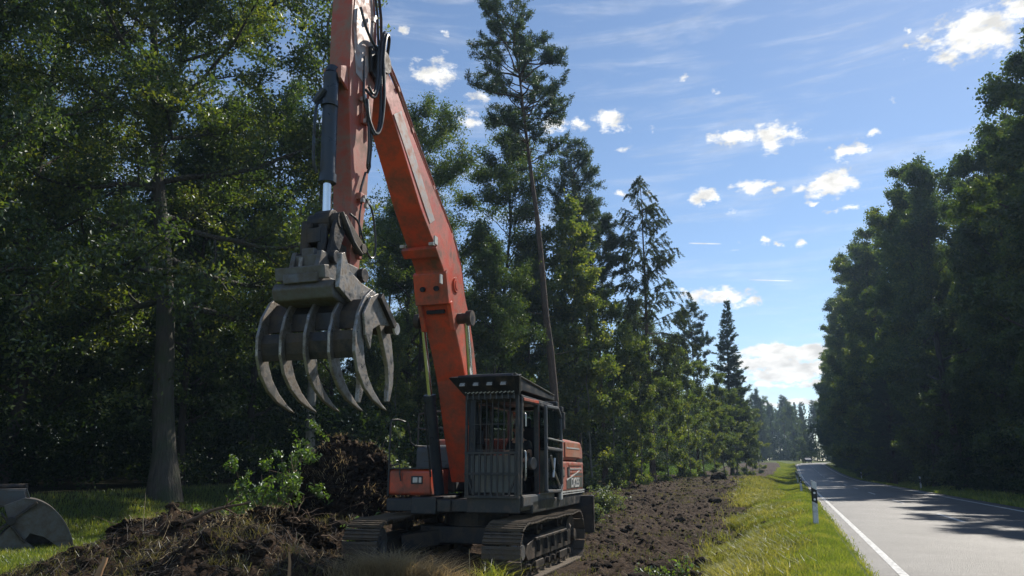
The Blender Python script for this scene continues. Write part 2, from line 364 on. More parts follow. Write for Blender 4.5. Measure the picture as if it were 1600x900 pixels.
# ------------------------------------------------------------------ terrain
TH = R(20.2)
U = np.array([math.sin(TH), math.cos(TH)]); NV = np.array([-math.cos(TH), math.sin(TH)])
def bend(w): return -np.maximum(w - 205, 0)**2 / 420.0
def vw(x, y):
    v = x*NV[0]+y*NV[1]; w = x*U[0]+y*U[1]; return v, w
def xy(v, w): return v*NV[0]+w*U[0], v*NV[1]+w*U[1]
def road_z(w): return 3.3 * sstep(w, 95, 270)
MC = (-.68, 15.0)                                   # machine swing centre
HEAPS = [(-4.3, 13.4, 1.5, .6), (-5.3, 14.6, 1.1, .45), (-6.4, 14.2, 1.0, .62), (-7.2, 13.2, .9, .3), (-3.6, 12.2, .9, .35), (-3.3, 15.4, 1.0, .6), (-5.0, 12.3, 1.0, .3),
         (-4.2, 19.0, 2.0, .9), (2.6, 12.3, .5, .12), (4.0, 14.4, .5, .1)]
def edge_v(w): return 1.15 + .9*(vnoise(w*.35, w*0+3.3)-.5) + .5*(vnoise(w*1.3, w*0+8.1)-.5) + 1.2*sstep(w, 20, 60)
def base_z(x, y):
    v, w = vw(x, y); v = v - bend(w)
    rz = road_z(w)
    fz = -.36 + 1.1*sstep(w, 16, 58)
    fz = fz + np.maximum(rz - 0, 0)
    fz = fz + 1.0*sstep(v, 17.0, 21.5) * (1-sstep(w, 22, 55)*.8) + .1*(fbm(x*.11, y*.11, 3)-.5)
    verge = rz + .05 + .13*np.exp(-((v+.35)/.5)**2)
    z = np.where(v < -.86, rz, 0) + np.where(v >= -.86, 1, 0)*(verge + (fz - verge)*sstep(v, -.1, 1.9 + 2.5*sstep(w, 20, 60)))
    ditch = -.12*np.exp(-((v-1.9)/.5)**2)*(1-sstep(w, 25, 45)); z = z + np.where(v > 0, ditch, 0)
    vr = -(v + 8.05)                                # right of the road
    z = z + np.where(vr > 0, -.35*sstep(vr, 0, 1.5) + .5*sstep(vr, 1.8, 4.5), 0)
    return z
def dirt_mask(x, y):
    v, w = vw(x, y); v = v - bend(w)
    e = edge_v(w) + .8*(fbm(x*1.1, y*1.1, 3)-.5)
    m = sstep(v, e-.15, e+.35)
    lim = 12.6 + 1.2*(fbm(x*.5+9, y*.5, 3)-.5)
    near = 1 - sstep(v, lim, lim+.8)
    # in front of the grass on the left: a line rising to the right
    cut = 11.6 + .28*(x+7.7) + .9*(fbm(x*.9, y*.9+4, 3)-.5)
    m = m * near * np.where(x < -2, sstep(y, 7.0, 9.0), 1) * sstep(w, 6.5, 9)
    h = np.zeros_like(x)
    for (hx, hy, r, a) in HEAPS[:8]: h = np.maximum(h, np.exp(-(((x-hx)**2+(y-hy)**2)/(r*r*1.6))))
    m = np.maximum(m, sstep(h, .28, .5))
    m = m * (1-sstep(w, 196, 206))
    return m
def ground_z(x, y, detail=True):
    x = np.asarray(x, float); y = np.asarray(y, float)
    z = base_z(x, y); v, w = vw(x, y)
    d = dirt_mask(x, y)
    hp = 0
    for (hx, hy, r, a) in HEAPS:
        g = np.exp(-(((x-hx)**2+(y-hy)**2)/(r*r))); z = z + a*g; hp = hp + g*(a > .2)
    hp = np.minimum(hp, 1)
    if detail:
        # flatten where the machine stands
        mx, my = MC; F = np.array([-math.sin(R(18)), -math.cos(R(18))]); Lf = np.array([-F[1], F[0]])
        lx = (x-mx)*F[0]+(y-my)*F[1]; ly = (x-mx)*Lf[0]+(y-my)*Lf[1]
        inm = (1-sstep(np.abs(lx), 2.3, 3.2))*(1-sstep(np.abs(ly), 1.6, 2.4))
        z = z*(1-inm) + (-.35)*inm + .42*np.exp(-((lx-1.7)/.75)**2-(ly/.62)**4)*(1+.6*(fbm(x*4, y*4, 3)-.5))
        rid = 1-np.abs(2*fbm(x*1.7, y*1.7, 4)-1)
        amp = d*(1-.75*inm)
        far = 1+.15*sstep(w, 25, 50)
        z = z + amp*far*(.20*(rid-.8) + .22*(fbm(x*2.6+3, y*2.6, 4, .6)-.5) + .15*(fbm(x*8, y*8, 4, .65)-.5)) - .03*d
        z = z + d*hp*(1-inm)*(.34*(fbm(x*2.9+11, y*2.9, 5, .62)-.5) + .22*(np.abs(2*fbm(x*5.1, y*5.1+3, 4, .6)-1)))
        off = (v > -.8)*(1-d)
        z = z + off*.05*(fbm(x*1.3, y*1.3, 4)-.5)
    return z
def gz(x, y): return float(ground_z(np.array([x]), np.array([y]))[0])

def geo_steps(a, b, n, first):
    t = np.linspace(0, 1, n+1)[1:]; k = np.log(abs(b-a)/first+1)
    return a + np.sign(b-a)*(np.exp(t*k)-1)*first
def build_ground():
    vs = np.concatenate([geo_steps(-14, -420, 26, 1.0)[::-1], np.arange(-14, -1.5, .3), np.arange(-1.5, 14, .06), np.arange(14, 22, .15), geo_steps(22, 420, 34, .5)])
    ws = np.concatenate([geo_steps(5, -80, 14, .5)[::-1], np.arange(5, 22, .06), np.arange(22, 42, .11), np.arange(42, 70, .22), np.arange(70, 130, .6), geo_steps(130, 1400, 60, 1.2)])
    Vg, Wg = np.meshgrid(vs, ws); Vg2 = Vg
    X, Y = xy(Vg2, Wg); Z = ground_z(X, Y)
    X = X.ravel(); Y = Y.ravel(); Z = Z.ravel()
    vv = (Vg - bend(Wg)).ravel()
    Z = np.where((vv < -.80) & (vv > -8.15), Z-.03, Z)         # the road sheet lies on top
    nv, nw = len(vs), len(ws)
    i = np.arange(nv*nw).reshape(nw, nv)
    F = np.stack([i[:-1, :-1], i[1:, :-1], i[1:, 1:], i[:-1, 1:]], -1).reshape(-1, 4)
    dm = dirt_mask(X, Y)
    m, nt, P = new_mat('ground'); N, L = nt.nodes, nt.links
    tc = N.new('ShaderNodeTexCoord'); at = N.new('ShaderNodeAttribute'); at.attribute_name = 'dirt'
    fo = N.new('ShaderNodeAttribute'); fo.attribute_name = 'forest'
    def noise(s, d=8, r=.65):
        n = N.new('ShaderNodeTexNoise'); n.inputs['Scale'].default_value = s; n.inputs['Detail'].default_value = d; n.inputs['Roughness'].default_value = r; L.new(tc.outputs['Object'], n.inputs['Vector']); return n
    def ramp(src, stops):
        r = N.new('ShaderNodeValToRGB'); L.new(src, r.inputs[0]); e = r.color_ramp.elements
        e[0].position, e[0].color = stops[0][0], (*stops[0][1], 1); e[1].position, e[1].color = stops[-1][0], (*stops[-1][1], 1)
        for p, c in stops[1:-1]: k = e.new(p); k.color = (*c, 1)
        return r
    n1 = noise(3.1); n2 = noise(14); n3 = noise(1.3)
    soil = ramp(n2.outputs[0], [(.3, (.018, .011, .007)), (.5, (.046, .029, .018)), (.6, (.08, .052, .031)), (.72, (.2, .14, .09))])
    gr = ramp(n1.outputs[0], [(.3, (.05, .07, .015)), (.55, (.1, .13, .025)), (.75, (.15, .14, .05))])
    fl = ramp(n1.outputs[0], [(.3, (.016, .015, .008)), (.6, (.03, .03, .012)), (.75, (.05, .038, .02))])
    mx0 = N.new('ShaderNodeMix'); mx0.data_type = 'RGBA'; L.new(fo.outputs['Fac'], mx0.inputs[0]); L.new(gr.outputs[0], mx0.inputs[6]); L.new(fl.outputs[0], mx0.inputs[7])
    mx = N.new('ShaderNodeMix'); mx.data_type = 'RGBA'; L.new(at.outputs['Fac'], mx.inputs[0]); L.new(mx0.outputs[2], mx.inputs[6]); L.new(soil.outputs[0], mx.inputs[7])
    L.new(mx.outputs[2], P.inputs['Base Color']); P.inputs['Roughness'].default_value = .9; P.inputs['Specular IOR Level'].default_value = .12
    b = N.new('ShaderNodeBump'); b.inputs['Strength'].default_value = .9; b.inputs['Distance'].default_value = .05
    n5 = noise(11, 10, .7); L.new(n5.outputs[0], b.inputs['Height']); L.new(b.outputs[0], P.inputs['Normal'])
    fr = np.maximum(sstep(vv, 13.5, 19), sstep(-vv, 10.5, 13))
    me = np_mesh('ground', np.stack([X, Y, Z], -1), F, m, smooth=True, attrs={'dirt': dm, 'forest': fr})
    tag(link('ground', me), kind='structure')
build_ground()

def strip(name, v0, v1, w0, w1, dz, m, step=1.0, nv=6, kind='structure'):
    ws = np.arange(w0, w1+step, step); vs = np.linspace(v0, v1, nv)
    Vg, Wg = np.meshgrid(vs, ws); X, Y = xy(Vg+bend(Wg), Wg); Z = road_z(Wg)+dz - .0*Vg
    i = np.arange(Vg.size).reshape(Vg.shape); F = np.stack([i[:-1, :-1], i[1:, :-1], i[1:, 1:], i[:-1, 1:]], -1).reshape(-1, 4)[:, ::-1]
    me = np_mesh(name, np.stack([X.ravel(), Y.ravel(), Z.ravel()], -1), F, m, smooth=True)
    o = link(name, me)
    if kind: tag(o, kind=kind)
    return o
def asphalt_mat():
    m, nt, P = new_mat('asphalt'); N, L = nt.nodes, nt.links
    tc = N.new('ShaderNodeTexCoord')
    n = N.new('ShaderNodeTexNoise'); n.inputs['Scale'].default_value = 38; n.inputs['Detail'].default_value = 8; n.inputs['Roughness'].default_value = .8; L.new(tc.outputs['Object'], n.inputs['Vector'])
    n2 = N.new('ShaderNodeTexNoise'); n2.inputs['Scale'].default_value = .7; n2.inputs['Detail'].default_value = 6; L.new(tc.outputs['Object'], n2.inputs['Vector'])
    r = N.new('ShaderNodeValToRGB'); L.new(n.outputs[0], r.inputs[0]); r.color_ramp.elements[0].color = (.008, .008, .009, 1); r.color_ramp.elements[0].position = .35
    r.color_ramp.elements[1].color = (.075, .071, .066, 1); r.color_ramp.elements[1].position = .72
    mp = N.new('ShaderNodeMapping'); mp.inputs['Rotation'].default_value = (0, 0, TH); mp.inputs['Scale'].default_value = (1.0, .03, 1); L.new(tc.outputs['Object'], mp.inputs[0])
    wl = N.new('ShaderNodeTexNoise'); wl.inputs['Scale'].default_value = 1.1; wl.inputs['Detail'].default_value = 3; L.new(mp.outputs[0], wl.inputs['Vector'])
    mx = N.new('ShaderNodeMix'); mx.data_type = 'RGBA'; mx.blend_type = 'OVERLAY'; mx.inputs[0].default_value = .5; L.new(r.outputs[0], mx.inputs[6]); L.new(wl.outputs[0], mx.inputs[7])
    dt = N.new('ShaderNodeVectorMath'); dt.operation = 'DOT_PRODUCT'; dt.inputs[1].default_value = (float(NV[0]), float(NV[1]), 0); L.new(tc.outputs['Object'], dt.inputs[0])
    def mth(op, a, b):
        q = N.new('ShaderNodeMath'); q.operation = op
        for i, v_ in enumerate((a, b)):
            if isinstance(v_, (int, float)): q.inputs[i].default_value = v_
            else: L.new(v_, q.inputs[i])
        return q.outputs[0]
    cs = mth('COSINE', mth('MULTIPLY', mth('ADD', dt.outputs['Value'], 2.0), 2*math.pi/1.6), 0)
    trk = mth('MULTIPLY', mth('ADD', cs, 1), .5)
    vo = N.new('ShaderNodeTexVoronoi'); vo.feature = 'DISTANCE_TO_EDGE'; vo.inputs['Scale'].default_value = .42
    wn = N.new('ShaderNodeTexNoise'); wn.inputs['Scale'].default_value = 1.6; wn.inputs['Detail'].default_value = 6; L.new(tc.outputs['Object'], wn.inputs['Vector'])
    av = N.new('ShaderNodeVectorMath'); av.operation = 'ADD'; L.new(tc.outputs['Object'], av.inputs[0]); L.new(wn.outputs['Color'], av.inputs[1]); L.new(av.outputs[0], vo.inputs['Vector'])
    ck = N.new('ShaderNodeMapRange'); ck.inputs[1].default_value = .004; ck.inputs[2].default_value = .011; ck.inputs[3].default_value = .35; ck.inputs[4].default_value = 1; L.new(vo.outputs['Distance'], ck.inputs[0])
    cg = N.new('ShaderNodeMapRange'); cg.inputs[1].default_value = .52; cg.inputs[2].default_value = .6; L.new(n2.outputs[0], cg.inputs[0])
    ckm = mth('ADD', mth('MULTIPLY', ck.outputs[0], cg.outputs[0]), mth('SUBTRACT', 1, cg.outputs[0]))
    n6 = N.new('ShaderNodeTexNoise'); n6.inputs['Scale'].default_value = .35; n6.inputs['Detail'].default_value = 3; L.new(tc.outputs['Object'], n6.inputs['Vector'])
    fac = mth('MULTIPLY', mth('MULTIPLY', mth('ADD', mth('MULTIPLY', trk, .28), .68), ckm), mth('ADD', mth('MULTIPLY', n6.outputs[0], .8), .6))
    vm = N.new('ShaderNodeVectorMath'); vm.operation = 'SCALE'; L.new(mx.outputs[2], vm.inputs[0]); L.new(fac, vm.inputs['Scale'])
    L.new(vm.outputs[0], P.inputs['Base Color'])
    rr = N.new('ShaderNodeMapRange'); rr.inputs[3].default_value = .42; rr.inputs[4].default_value = .62; L.new(n2.outputs[0], rr.inputs[0]); L.new(rr.outputs[0], P.inputs['Roughness'])
    P.inputs['Specular IOR Level'].default_value = .6
    b = N.new('ShaderNodeBump'); b.inputs['Strength'].default_value = .8; b.inputs['Distance'].default_value = .012
    v = N.new('ShaderNodeTexVoronoi'); v.inputs['Scale'].default_value = 60; L.new(tc.outputs['Object'], v.inputs['Vector']); L.new(v.outputs['Distance'], b.inputs['Height']); L.new(b.outputs[0], P.inputs['Normal'])
    return m
asphalt = asphalt_mat()
strip('road', -.92, -8.0, 0, 420, .012, asphalt, 1.0, 10)
gravel = mat('gravel_shoulder', (.11, .1, .09), .95, var=.6, scale=45, bump=1.0, bscale=70)
strip('gravel_shoulder', -.70, -.95, 0, 420, .006, gravel)
strip('left_edge_line', -1.27, -1.39, 0, 420, .017, white_paint, nv=2)
strip('right_edge_line', -7.27, -7.39, 0, 420, .017, white_paint, nv=2)
def centre_dashes():
    V, F = [], []
    w = .4
    while w < 300:
        n = len(V)
        for ww in (w, w+2, w+4):
            for v in (-4.27, -4.39):
                x, y = xy(v+bend(ww), ww); V.append((x, y, float(road_z(ww))+.017))
        F += [(n, n+1, n+3, n+2), (n+2, n+3, n+5, n+4)]
        w += 12
    me = bpy.data.meshes.new('centre_line'); me.from_pydata(V, [], F); me.materials.append(white_paint); tag(link('centre_line', me), kind='structure')
centre_dashes()

# ------------------------------------------------------------------ the excavator (x forward, y to its left, z up)
EX = empty('tracked_excavator', (MC[0], MC[1], -.36), R(-108))
tag(EX, 'large orange tracked excavator with raised boom and a five-tined root grapple beside the road', 'excavator')

# --- undercarriage
def track_loop(n=46):
    """points along the shoe path, (x, z, tangent angle)"""
    pts = []
    xf, xr, zc, r = 1.82, -1.86, .47, .44
    P = []
    for i in range(13):
        a = math.pi/2 - math.pi*i/12; P.append((xf + r*math.cos(a), zc + r*math.sin(a)))
    for i in range(13):
        a = -math.pi/2 - math.pi*i/12; P.append((xr + (r+.02)*math.cos(a), zc + (r+.02)*math.sin(a)))
    for x, z in ((-1.3, .90), (-.7, .92), (0, .905), (.7, .93), (1.3, .905)): P.append((x, z))
    P.append(P[0])
    seg = [math.dist(P[i], P[i+1]) for i in range(len(P)-1)]; tot = sum(seg)
    for k in range(n):
        d = tot*k/n; i = 0
        while d > seg[i]: d -= seg[i]; i += 1
        t = d/seg[i]; a, b = P[i], P[i+1]
        pts.append((a[0]+(b[0]-a[0])*t, a[1]+(b[1]-a[1])*t, math.atan2(b[1]-a[1], b[0]-a[0])))
    return pts, tot/n
loop, pitch = track_loop()
shoe = MB(); sw = .66
shoe.box((0, 0, .012), (pitch*.93, sw, .024))
for gx in (-.3, .02, .34): shoe.box((gx*pitch, 0, .034), (.018, sw*.99, .035))
shoe.box((0, .09, -.04), (pitch*.8, .05, .08)); shoe.box((0, -.09, -.04), (pitch*.8, .05, .08))
for by in (-.2, .2):
    for bx in (-.045, .05): shoe.cyl((bx, by, .022), (bx, by, .04), .014, n=6)
def make_track(side):
    T = empty('track', (0, 1.27*side, 0), 0, EX)
    first = None
    for (x, z, a) in loop:
        if first is None: o = first = shoe.build('track_shoe', track_steel, T)
        else: o = first.copy(); COL.objects.link(o)
        o.location = (x, 0, z); o.rotation_euler = (0, -(a+math.pi) , 0)
        # outer side of the shoe must face away from the loop's middle
        o.rotation_euler = (0, -a, 0)
    fr = MB(); fr.prism([(-1.55, .3), (1.45, .3), (1.6, .42), (1.45, .56), (.9, .66), (-1.0, .7), (-1.6, .58)], -.17, .2)
    fr.box((0, .22, .62), (2.2, .06, .05)); fr.box((.9, .235, .2), (.5, .03, .14)); fr.box((-.8, .235, .2), (.6, .03, .14))
    for k in range(5): fr.box((-1.1+.5*k, .22, .5), (.03, .08, .2))
    fr.build('track_frame', steel_dark, T, bevel=.012)
    for nm, x, r, z in (('idler', 1.82, .36, .47), ('drive_sprocket', -1.86, .37, .47)):
        w = MB(); w.cyl((x, -.1, z), (x, .12, z), r, n=28); w.cyl((x, .12, z), (x, .16, z), r*.6, r*.5, n=20); w.cyl((x, .16, z), (x, .23, z), .12, n=12)
        for k in range(8):
            a = k*math.pi/4; w.cyl((x+r*.4*math.cos(a), .15, z+r*.4*math.sin(a)), (x+r*.4*math.cos(a), .18, z+r*.4*math.sin(a)), .02, n=6)
        if nm == 'drive_sprocket':
            for k in range(20):
                a = k*math.pi/10; c = Vector((x+.39*math.cos(a), 0, z+.39*math.sin(a))); w.box(c, (.06, .06, .05), Matrix.Rotation(-a, 3, 'Y'))
        w.build(nm, grapple_steel if nm == 'idler' else steel_dark, T, smooth=True)
    rl = None
    for k in range(8):
        x = -1.42+.4*k
        if rl is None:
            q = MB(); q.cyl((0, -.15, 0), (0, .17, 0), .095, n=14); q.cyl((0, .1, 0), (0, .17, 0), .12, n=14); q.cyl((0, .17, 0), (0, .23, 0), .055, n=10)
            rl = q.build('bottom_roller', steel_dark, T, smooth=True); rl.location = (x, 0, .19)
        else: c = rl.copy(); COL.objects.link(c); c.location = (x, 0, .19)
    for x in (-.75, .7):
        c = rl.copy(); c.name = 'top_roller'; COL.objects.link(c); c.location = (x, 0, .79)
make_track(1); make_track(-1)
f = MB()
f.box((0, 0, .62), (1.5, 1.7, .3)); f.bar((.5, .4, .6), (1.1, 1.1, .48), .3, .28); f.bar((.5, -.4, .6), (1.1, -1.1, .48), .3, .28)
f.bar((-.5, .4, .6), (-1.1, 1.1, .48), .3, .28); f.bar((-.5, -.4, .6), (-1.1, -1.1, .48), .3, .28); f.cyl((0, 0, .75), (0, 0, 1.02), .62, n=32)
f.build('undercarriage_frame', steel_dark, EX, bevel=.02)
b = MB(); b.prism([(-2.72, .48), (-2.62, .44), (-2.66, .95), (-2.72, 1.22), (-2.78, 1.24), (-2.76, .9)], -1.55, 1.72); b.box((-2.7, 1.73, .84), (.12, .03, .78))
b.bar((-2.7, .9, .7), (-1.0, .55, .6), .14, .2); b.bar((-2.7, -.9, .7), (-1.0, -.55, .6), .14, .2)
b.build('rear_blade', steel_dark, EX, bevel=.01)

# --- upper structure
u = MB()
u.prism([(1.05, 1.04), (1.05, 1.26), (-2.8, 1.26), (-3.0, 1.34), (-3.0, 1.2), (-2.7, 1.06)], -1.42, 1.44)
u.box((-.2, -.75, 1.15), (2.6, 1.3, .22)); u.box((.55, -.62, 1.15), (1.2, .5, .3))
u.build('upper_frame', dark_paint, EX, bevel=.02)
# counterweight and engine hood
cw = MB(); prof = []
n_ = 14
ring = []
for i in range(n_+1):
    t = -1.43 + 2.86*i/n_; ring.append((t, -3.35 + .35*(abs(t)/1.43)**2.6))
vs = []; zz = [(1.28, 0), (1.34, -.04), (2.0, -.06), (2.12, -.02), (2.2, .1)]
for z, off in zz:
    for (y, x) in ring: vs.append((x - off*-1, y, z))
    vs.append((-2.45, 1.43, z)); vs.append((-2.45, -1.43, z))
m_ = len(ring)+2; fs = []
for k in range(len(zz)-1):
    for i in range(m_): fs.append((k*m_+i, k*m_+(i+1) % m_, (k+1)*m_+(i+1) % m_, (k+1)*m_+i))
fs += [tuple(range(m_-1, -1, -1)), tuple((len(zz)-1)*m_+i for i in range(m_))]
cw.add(vs, fs); cw.build('counterweight', dark_paint, EX, smooth=True, bevel=.02)

def hood():
    H = MB(); H.prism([(-.95, 1.36), (-2.98, 1.36), (-3.02, 1.45), (-3.05, 1.95), (-.95, 1.95)], 1.0, 1.44)
    h = H.build('engine_side_door', orange_old, EX, bevel=.03)
    T = MB(); T.prism([(-.95, 1.975), (-3.04, 1.975), (-3.06, 2.16), (-3.0, 2.3), (-2.86, 2.39), (-.95, 2.42)], -1.35, 1.435)
    T.build('engine_hood', orange_old, EX, bevel=.06, )
    s = MB(); s.box((-2.0, 1.45, 2.2), (1.35, .012, .30)); s.build('hood_vent_panel', mat('faded_orange_panel', (.48, .17, .09), .5, dirt=(.3, .22, .16), dirt_amt=.8), h)
    s = MB(); s.box((-2.0, 1.459, 2.235), (1.2, .008, .03)); s.build('vent_slot', light_grey, h)
    for k, z in enumerate((1.88, 1.80, 1.72, 1.64)):
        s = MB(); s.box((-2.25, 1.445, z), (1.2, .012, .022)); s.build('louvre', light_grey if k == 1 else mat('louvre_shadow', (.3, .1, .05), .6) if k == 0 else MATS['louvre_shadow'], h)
    for x in (-1.16, -1.62):
        s = MB(); s.box((x, 1.446, 1.74), (.17, .014, .2)); s.build('door_latch', dark_paint, h)
        s = MB(); s.box((x+.02, 1.456, 1.73), (.06, .02, .13)); s.build('latch_lever', bright_metal, h)
    s = MB(); s.prism([(-1.45, 1.40), (-2.93, 1.40), (-2.93, 1.70), (-2.6, 1.74), (-1.45, 1.56)], 1.441, 1.449); s.build('decal_panel', panel_grey, h)
    s = MB(); s.prism([(-1.45, 1.565), (-1.45, 1.59), (-2.62, 1.77), (-2.62, 1.745)], 1.441, 1.452); s.build('decal_stripe', letter_white, h)
    s = MB(); s.box((-2.0, 1.452, 1.345), (2.05, .02, .03)); s.box((-2.0, 1.452, 1.30), (2.05, .02, .02)); s.build('sill_trim', light_grey, h)
    # model lettering on the decal, as it stands there
    cu = bpy.data.curves.new('lettering', 'FONT'); cu.body = 'DX255'; cu.size = .27; cu.extrude = .004; cu.space_character = .95; cu.offset = .006; cu.shear = .15
    t = bpy.data.objects.new('tmp', cu); COL.objects.link(t); dg = bpy.context.evaluated_depsgraph_get(); me = bpy.data.meshes.new_from_object(t.evaluated_get(dg)); bpy.data.objects.remove(t)
    me.materials.clear(); me.materials.append(letter_white)
    o = link('lettering', me, h); o.rotation_euler = (R(90), 0, R(180)); o.location = (-1.78, 1.455, 1.425)
    # rear light housing and cab-side air intake
    s = MB(); s.box((-.98, .95, 2.5), (.5, .5, .24), taper=.85); s.cyl((-1.2, .75, 2.4), (-1.2, .75, 2.62), .12, n=16); s.build('air_intake', light_grey, EX, bevel=.03)
    s = MB(); s.cyl((-2.1, -.6, 2.3), (-2.1, -.6, 2.85), .075, n=14); s.build('exhaust_pipe', steel_dark, EX, smooth=True)
hood()
# right-hand side: storage boxes, tank, steps
t = MB(); t.prism([(.95, 1.32), (1.0, 1.36), (1.0, 1.76), (.95, 1.8), (.1, 1.8), (.1, 1.32)], -1.42, -.56); tb = t.build('tool_box', orange, EX, bevel=.035)
s = MB(); s.box((.98, -1.0, 1.815), (.1, .86, .025)); s.box((.55, -1.0, 1.815), (.9, .88, .02)); s.build('box_lid', dark_paint, tb)
s = MB(); s.box((1.002, -.83, 1.6), (.02, .24, .15)); s.build('lamp_housing', dark_paint, tb, bevel=.01)
s = MB(); s.box((1.016, -.86, 1.6), (.02, .1, .1)); s.box((1.016, -.76, 1.6), (.02, .06, .1)); s.build('work_lamp', lamp_glass, tb, bevel=.01)
s = MB(); s.tube([(1.03, -1.18, 1.87), (1.04, -1.17, 1.7), (1.03, -1.15, 1.58)], .013); s.tube([(1.03, -1.18, 1.87), (1.0, -1.25, 1.89), (.97, -1.4, 1.85)], .013, smooth=3); s.build('grab_handle', dark_paint, tb, smooth=True)
s = MB(); s.box((.9, -1.15, 1.2), (.25, .5, .14)); s.cyl((1.02, -1.2, 1.22), (1.035, -1.2, 1.22), .03, n=12); s.cyl((1.02, -1.12, 1.22), (1.035, -1.12, 1.22), .03, n=12); s.build('step', dark_paint, EX, bevel=.01)
g = MB(); g.prism([(.1, 1.36), (.1, 2.18), (.02, 2.26), (-.95, 2.3), (-.95, 1.36)], -1.30, -.42); fuel = g.build('fuel_tank', grey_paint, EX, bevel=.05)
g = MB(); g.box((.105, -.86, 1.95), (.012, .5, .012)); g.cyl((.1, -.6, 1.85), (.115, -.6, 1.85), .05, n=16); g.build('tank_panel', dark_paint, fuel)
g = MB(); g.prism([(.0, 1.36), (-1.2, 1.36), (-1.2, 2.2)], -1.42, -1.34); g.build('side_panel', orange_old, EX)
g = MB(); g.prism([(-1.0, 1.36), (-1.0, 2.25), (-2.4, 2.25), (-2.4, 1.36)], -1.4, -.2); g.build('pump_bay_cover', grey_paint, EX, bevel=.04)
hr = MB()
hr.tube([(1.0, -1.42, 1.3), (1.0, -1.42, 2.66), (.96, -1.42, 2.72), (.82, -1.36, 2.74), (.66, -1.28, 2.7)], .02)
hr.tube([(.6, -1.25, 2.7), (.55, -1.2, 2.3), (.45, -1.15, 2.24), (.1, -1.1, 2.24)], .018)
for (ax, ay, bx, by) in ((.05, -1.28, -.9, -1.28), (.05, -.5, .05, -1.28)):
    hr.tube([(ax, ay, 2.25), (ax, ay, 2.9), (ax*.5+bx*.5, ay*.5+by*.5, 2.94), (bx, by, 2.9), (bx, by, 2.25)], .018)
    hr.tube([(ax, ay, 2.6), (bx, by, 2.6)], .014)
hr.build('handrail', dark_paint, EX, smooth=True)
mi = MB(); mi.box((.93, -1.5, 2.5), (.04, .2, .36), taper=.9); mi.bar((1.0, -1.42, 2.5), (.95, -1.5, 2.5), .02); 

# --- cab
CAB = empty('cab', (0, 0, 0), 0, EX)
y0, y1 = .44, 1.40
c = MB()
c.prism([(1.62, 1.10), (1.68, 1.2), (1.68, 1.36), (-.62, 1.36), (-.62, 1.10)], y0, y1)
c.box((1.68, .92, 1.2), (.04, .96, .26))
c.build('cab_floor', dark_paint, CAB, bevel=.02)
c = MB(); c.box((.55, 1.41, 1.26), (2.1, .03, .2)); c.box((1.1, 1.43, 1.26), (1.0, .02, .16)); c.build('cab_skirt', grey_paint, CAB, bevel=.01)
c = MB()
def pillar(x, y, w=.09, h=.09, x1=None, top=3.02): c.bar((x, y, 1.36), (x if x1 is None else x1, y, top), w, h)
pillar(1.62, y0+.04, x1=1.5); pillar(1.62, y1-.04, .1, .11, x1=1.5); pillar(-.58, y0+.04); pillar(-.58, y1-.04); pillar(.52, y1-.03, .08, .1)
pillar(.5, y0+.03, .07, .07)
c.bar((1.52, y0+.03, 3.0), (-.58, y0+.03, 3.0), .09); c.bar((1.52, y1-.03, 3.0), (-.58, y1-.03, 3.0), .09); c.bar((1.5, y0, 3.0), (1.5, y1, 3.0), .09); c.bar((-.58, y0, 3.0), (-.58, y1, 3.0), .09)
c.box((-.6, (y0+y1)/2, 1.75), (.04, y1-y0, .8)); c.box((-.05, y0+.02, 1.7), (1.1, .03, .7)); c.box((-.05, y1-.05, 1.75), (1.0, .03, .8))
c.box((.5, .92, 3.05), (2.15, .98, .05))
c.build('cab_frame', dark_paint, CAB, bevel=.015)
c = MB(); c.box((.52, 1.405, 2.1), (.07, .03, 1.5)); c.bar((1.5, y1+.005, 3.0), (.55, y1+.005, 3.02), .05, .06); c.build('orange_door_post', orange, CAB, bevel=.01)
c = MB(); c.box((.02, y0+.02, 2.5), (.95, .008, .85)); c.box((1.05, y0+.02, 2.3), (1.0, .008, 1.3)); c.box((-.6, .92, 2.55), (.008, .85, .75)); c.box((-.05, y1-.03, 2.55), (.95, .008, .8))
c.build('cab_window', glass, CAB)
c = MB(); c.box((1.63, .92, 1.72), (.03, .86, .62)); c.build('lower_windscreen', light_grey if False else mat('dusty_lower_screen', (.20, .22, .22), .5, var=.25, dirt=(.3, .27, .22), dirt_amt=.7), CAB)
# front guard: vertical bars over the windscreen, a coarser lower grille
g = MB()
for k in range(9):
    y = y0+.05+k*(y1-y0-.1)/8; g.bar((1.76, y, 1.34), (1.72, y, 3.0), .012, .03)
for z in (2.12, 2.56): g.bar((1.745, y0, z), (1.745, y1, z), .014, .014)
g.build('windscreen_guard', dark_paint, CAB)
g = MB()
for k in range(9):
    y = y0+.05+k*(y1-y0-.1)/8; g.box((1.785, y, 1.7), (.03, .035, .72))
for z in (1.34, 1.72, 2.07): g.box((1.78, (y0+y1)/2, z), (.04, y1-y0+.02, .045))
g.bar((1.79, y0+.03, 1.72), (1.79, y0+.16, 1.36), .03); g.bar((1.79, y1-.03, 1.72), (1.79, y1-.16, 1.36), .03)
g.build('lower_grille', dark_paint, CAB, bevel=.006)
g = MB(); g.box((1.76, y0+.01, 2.2), (.05, .04, 1.75)); g.box((1.76, y1-.01, 2.2), (.05, .05, 1.75)); g.box((1.76, .92, 3.02), (.05, .98, .06)); g.build('guard_frame', dark_paint, CAB, bevel=.008)
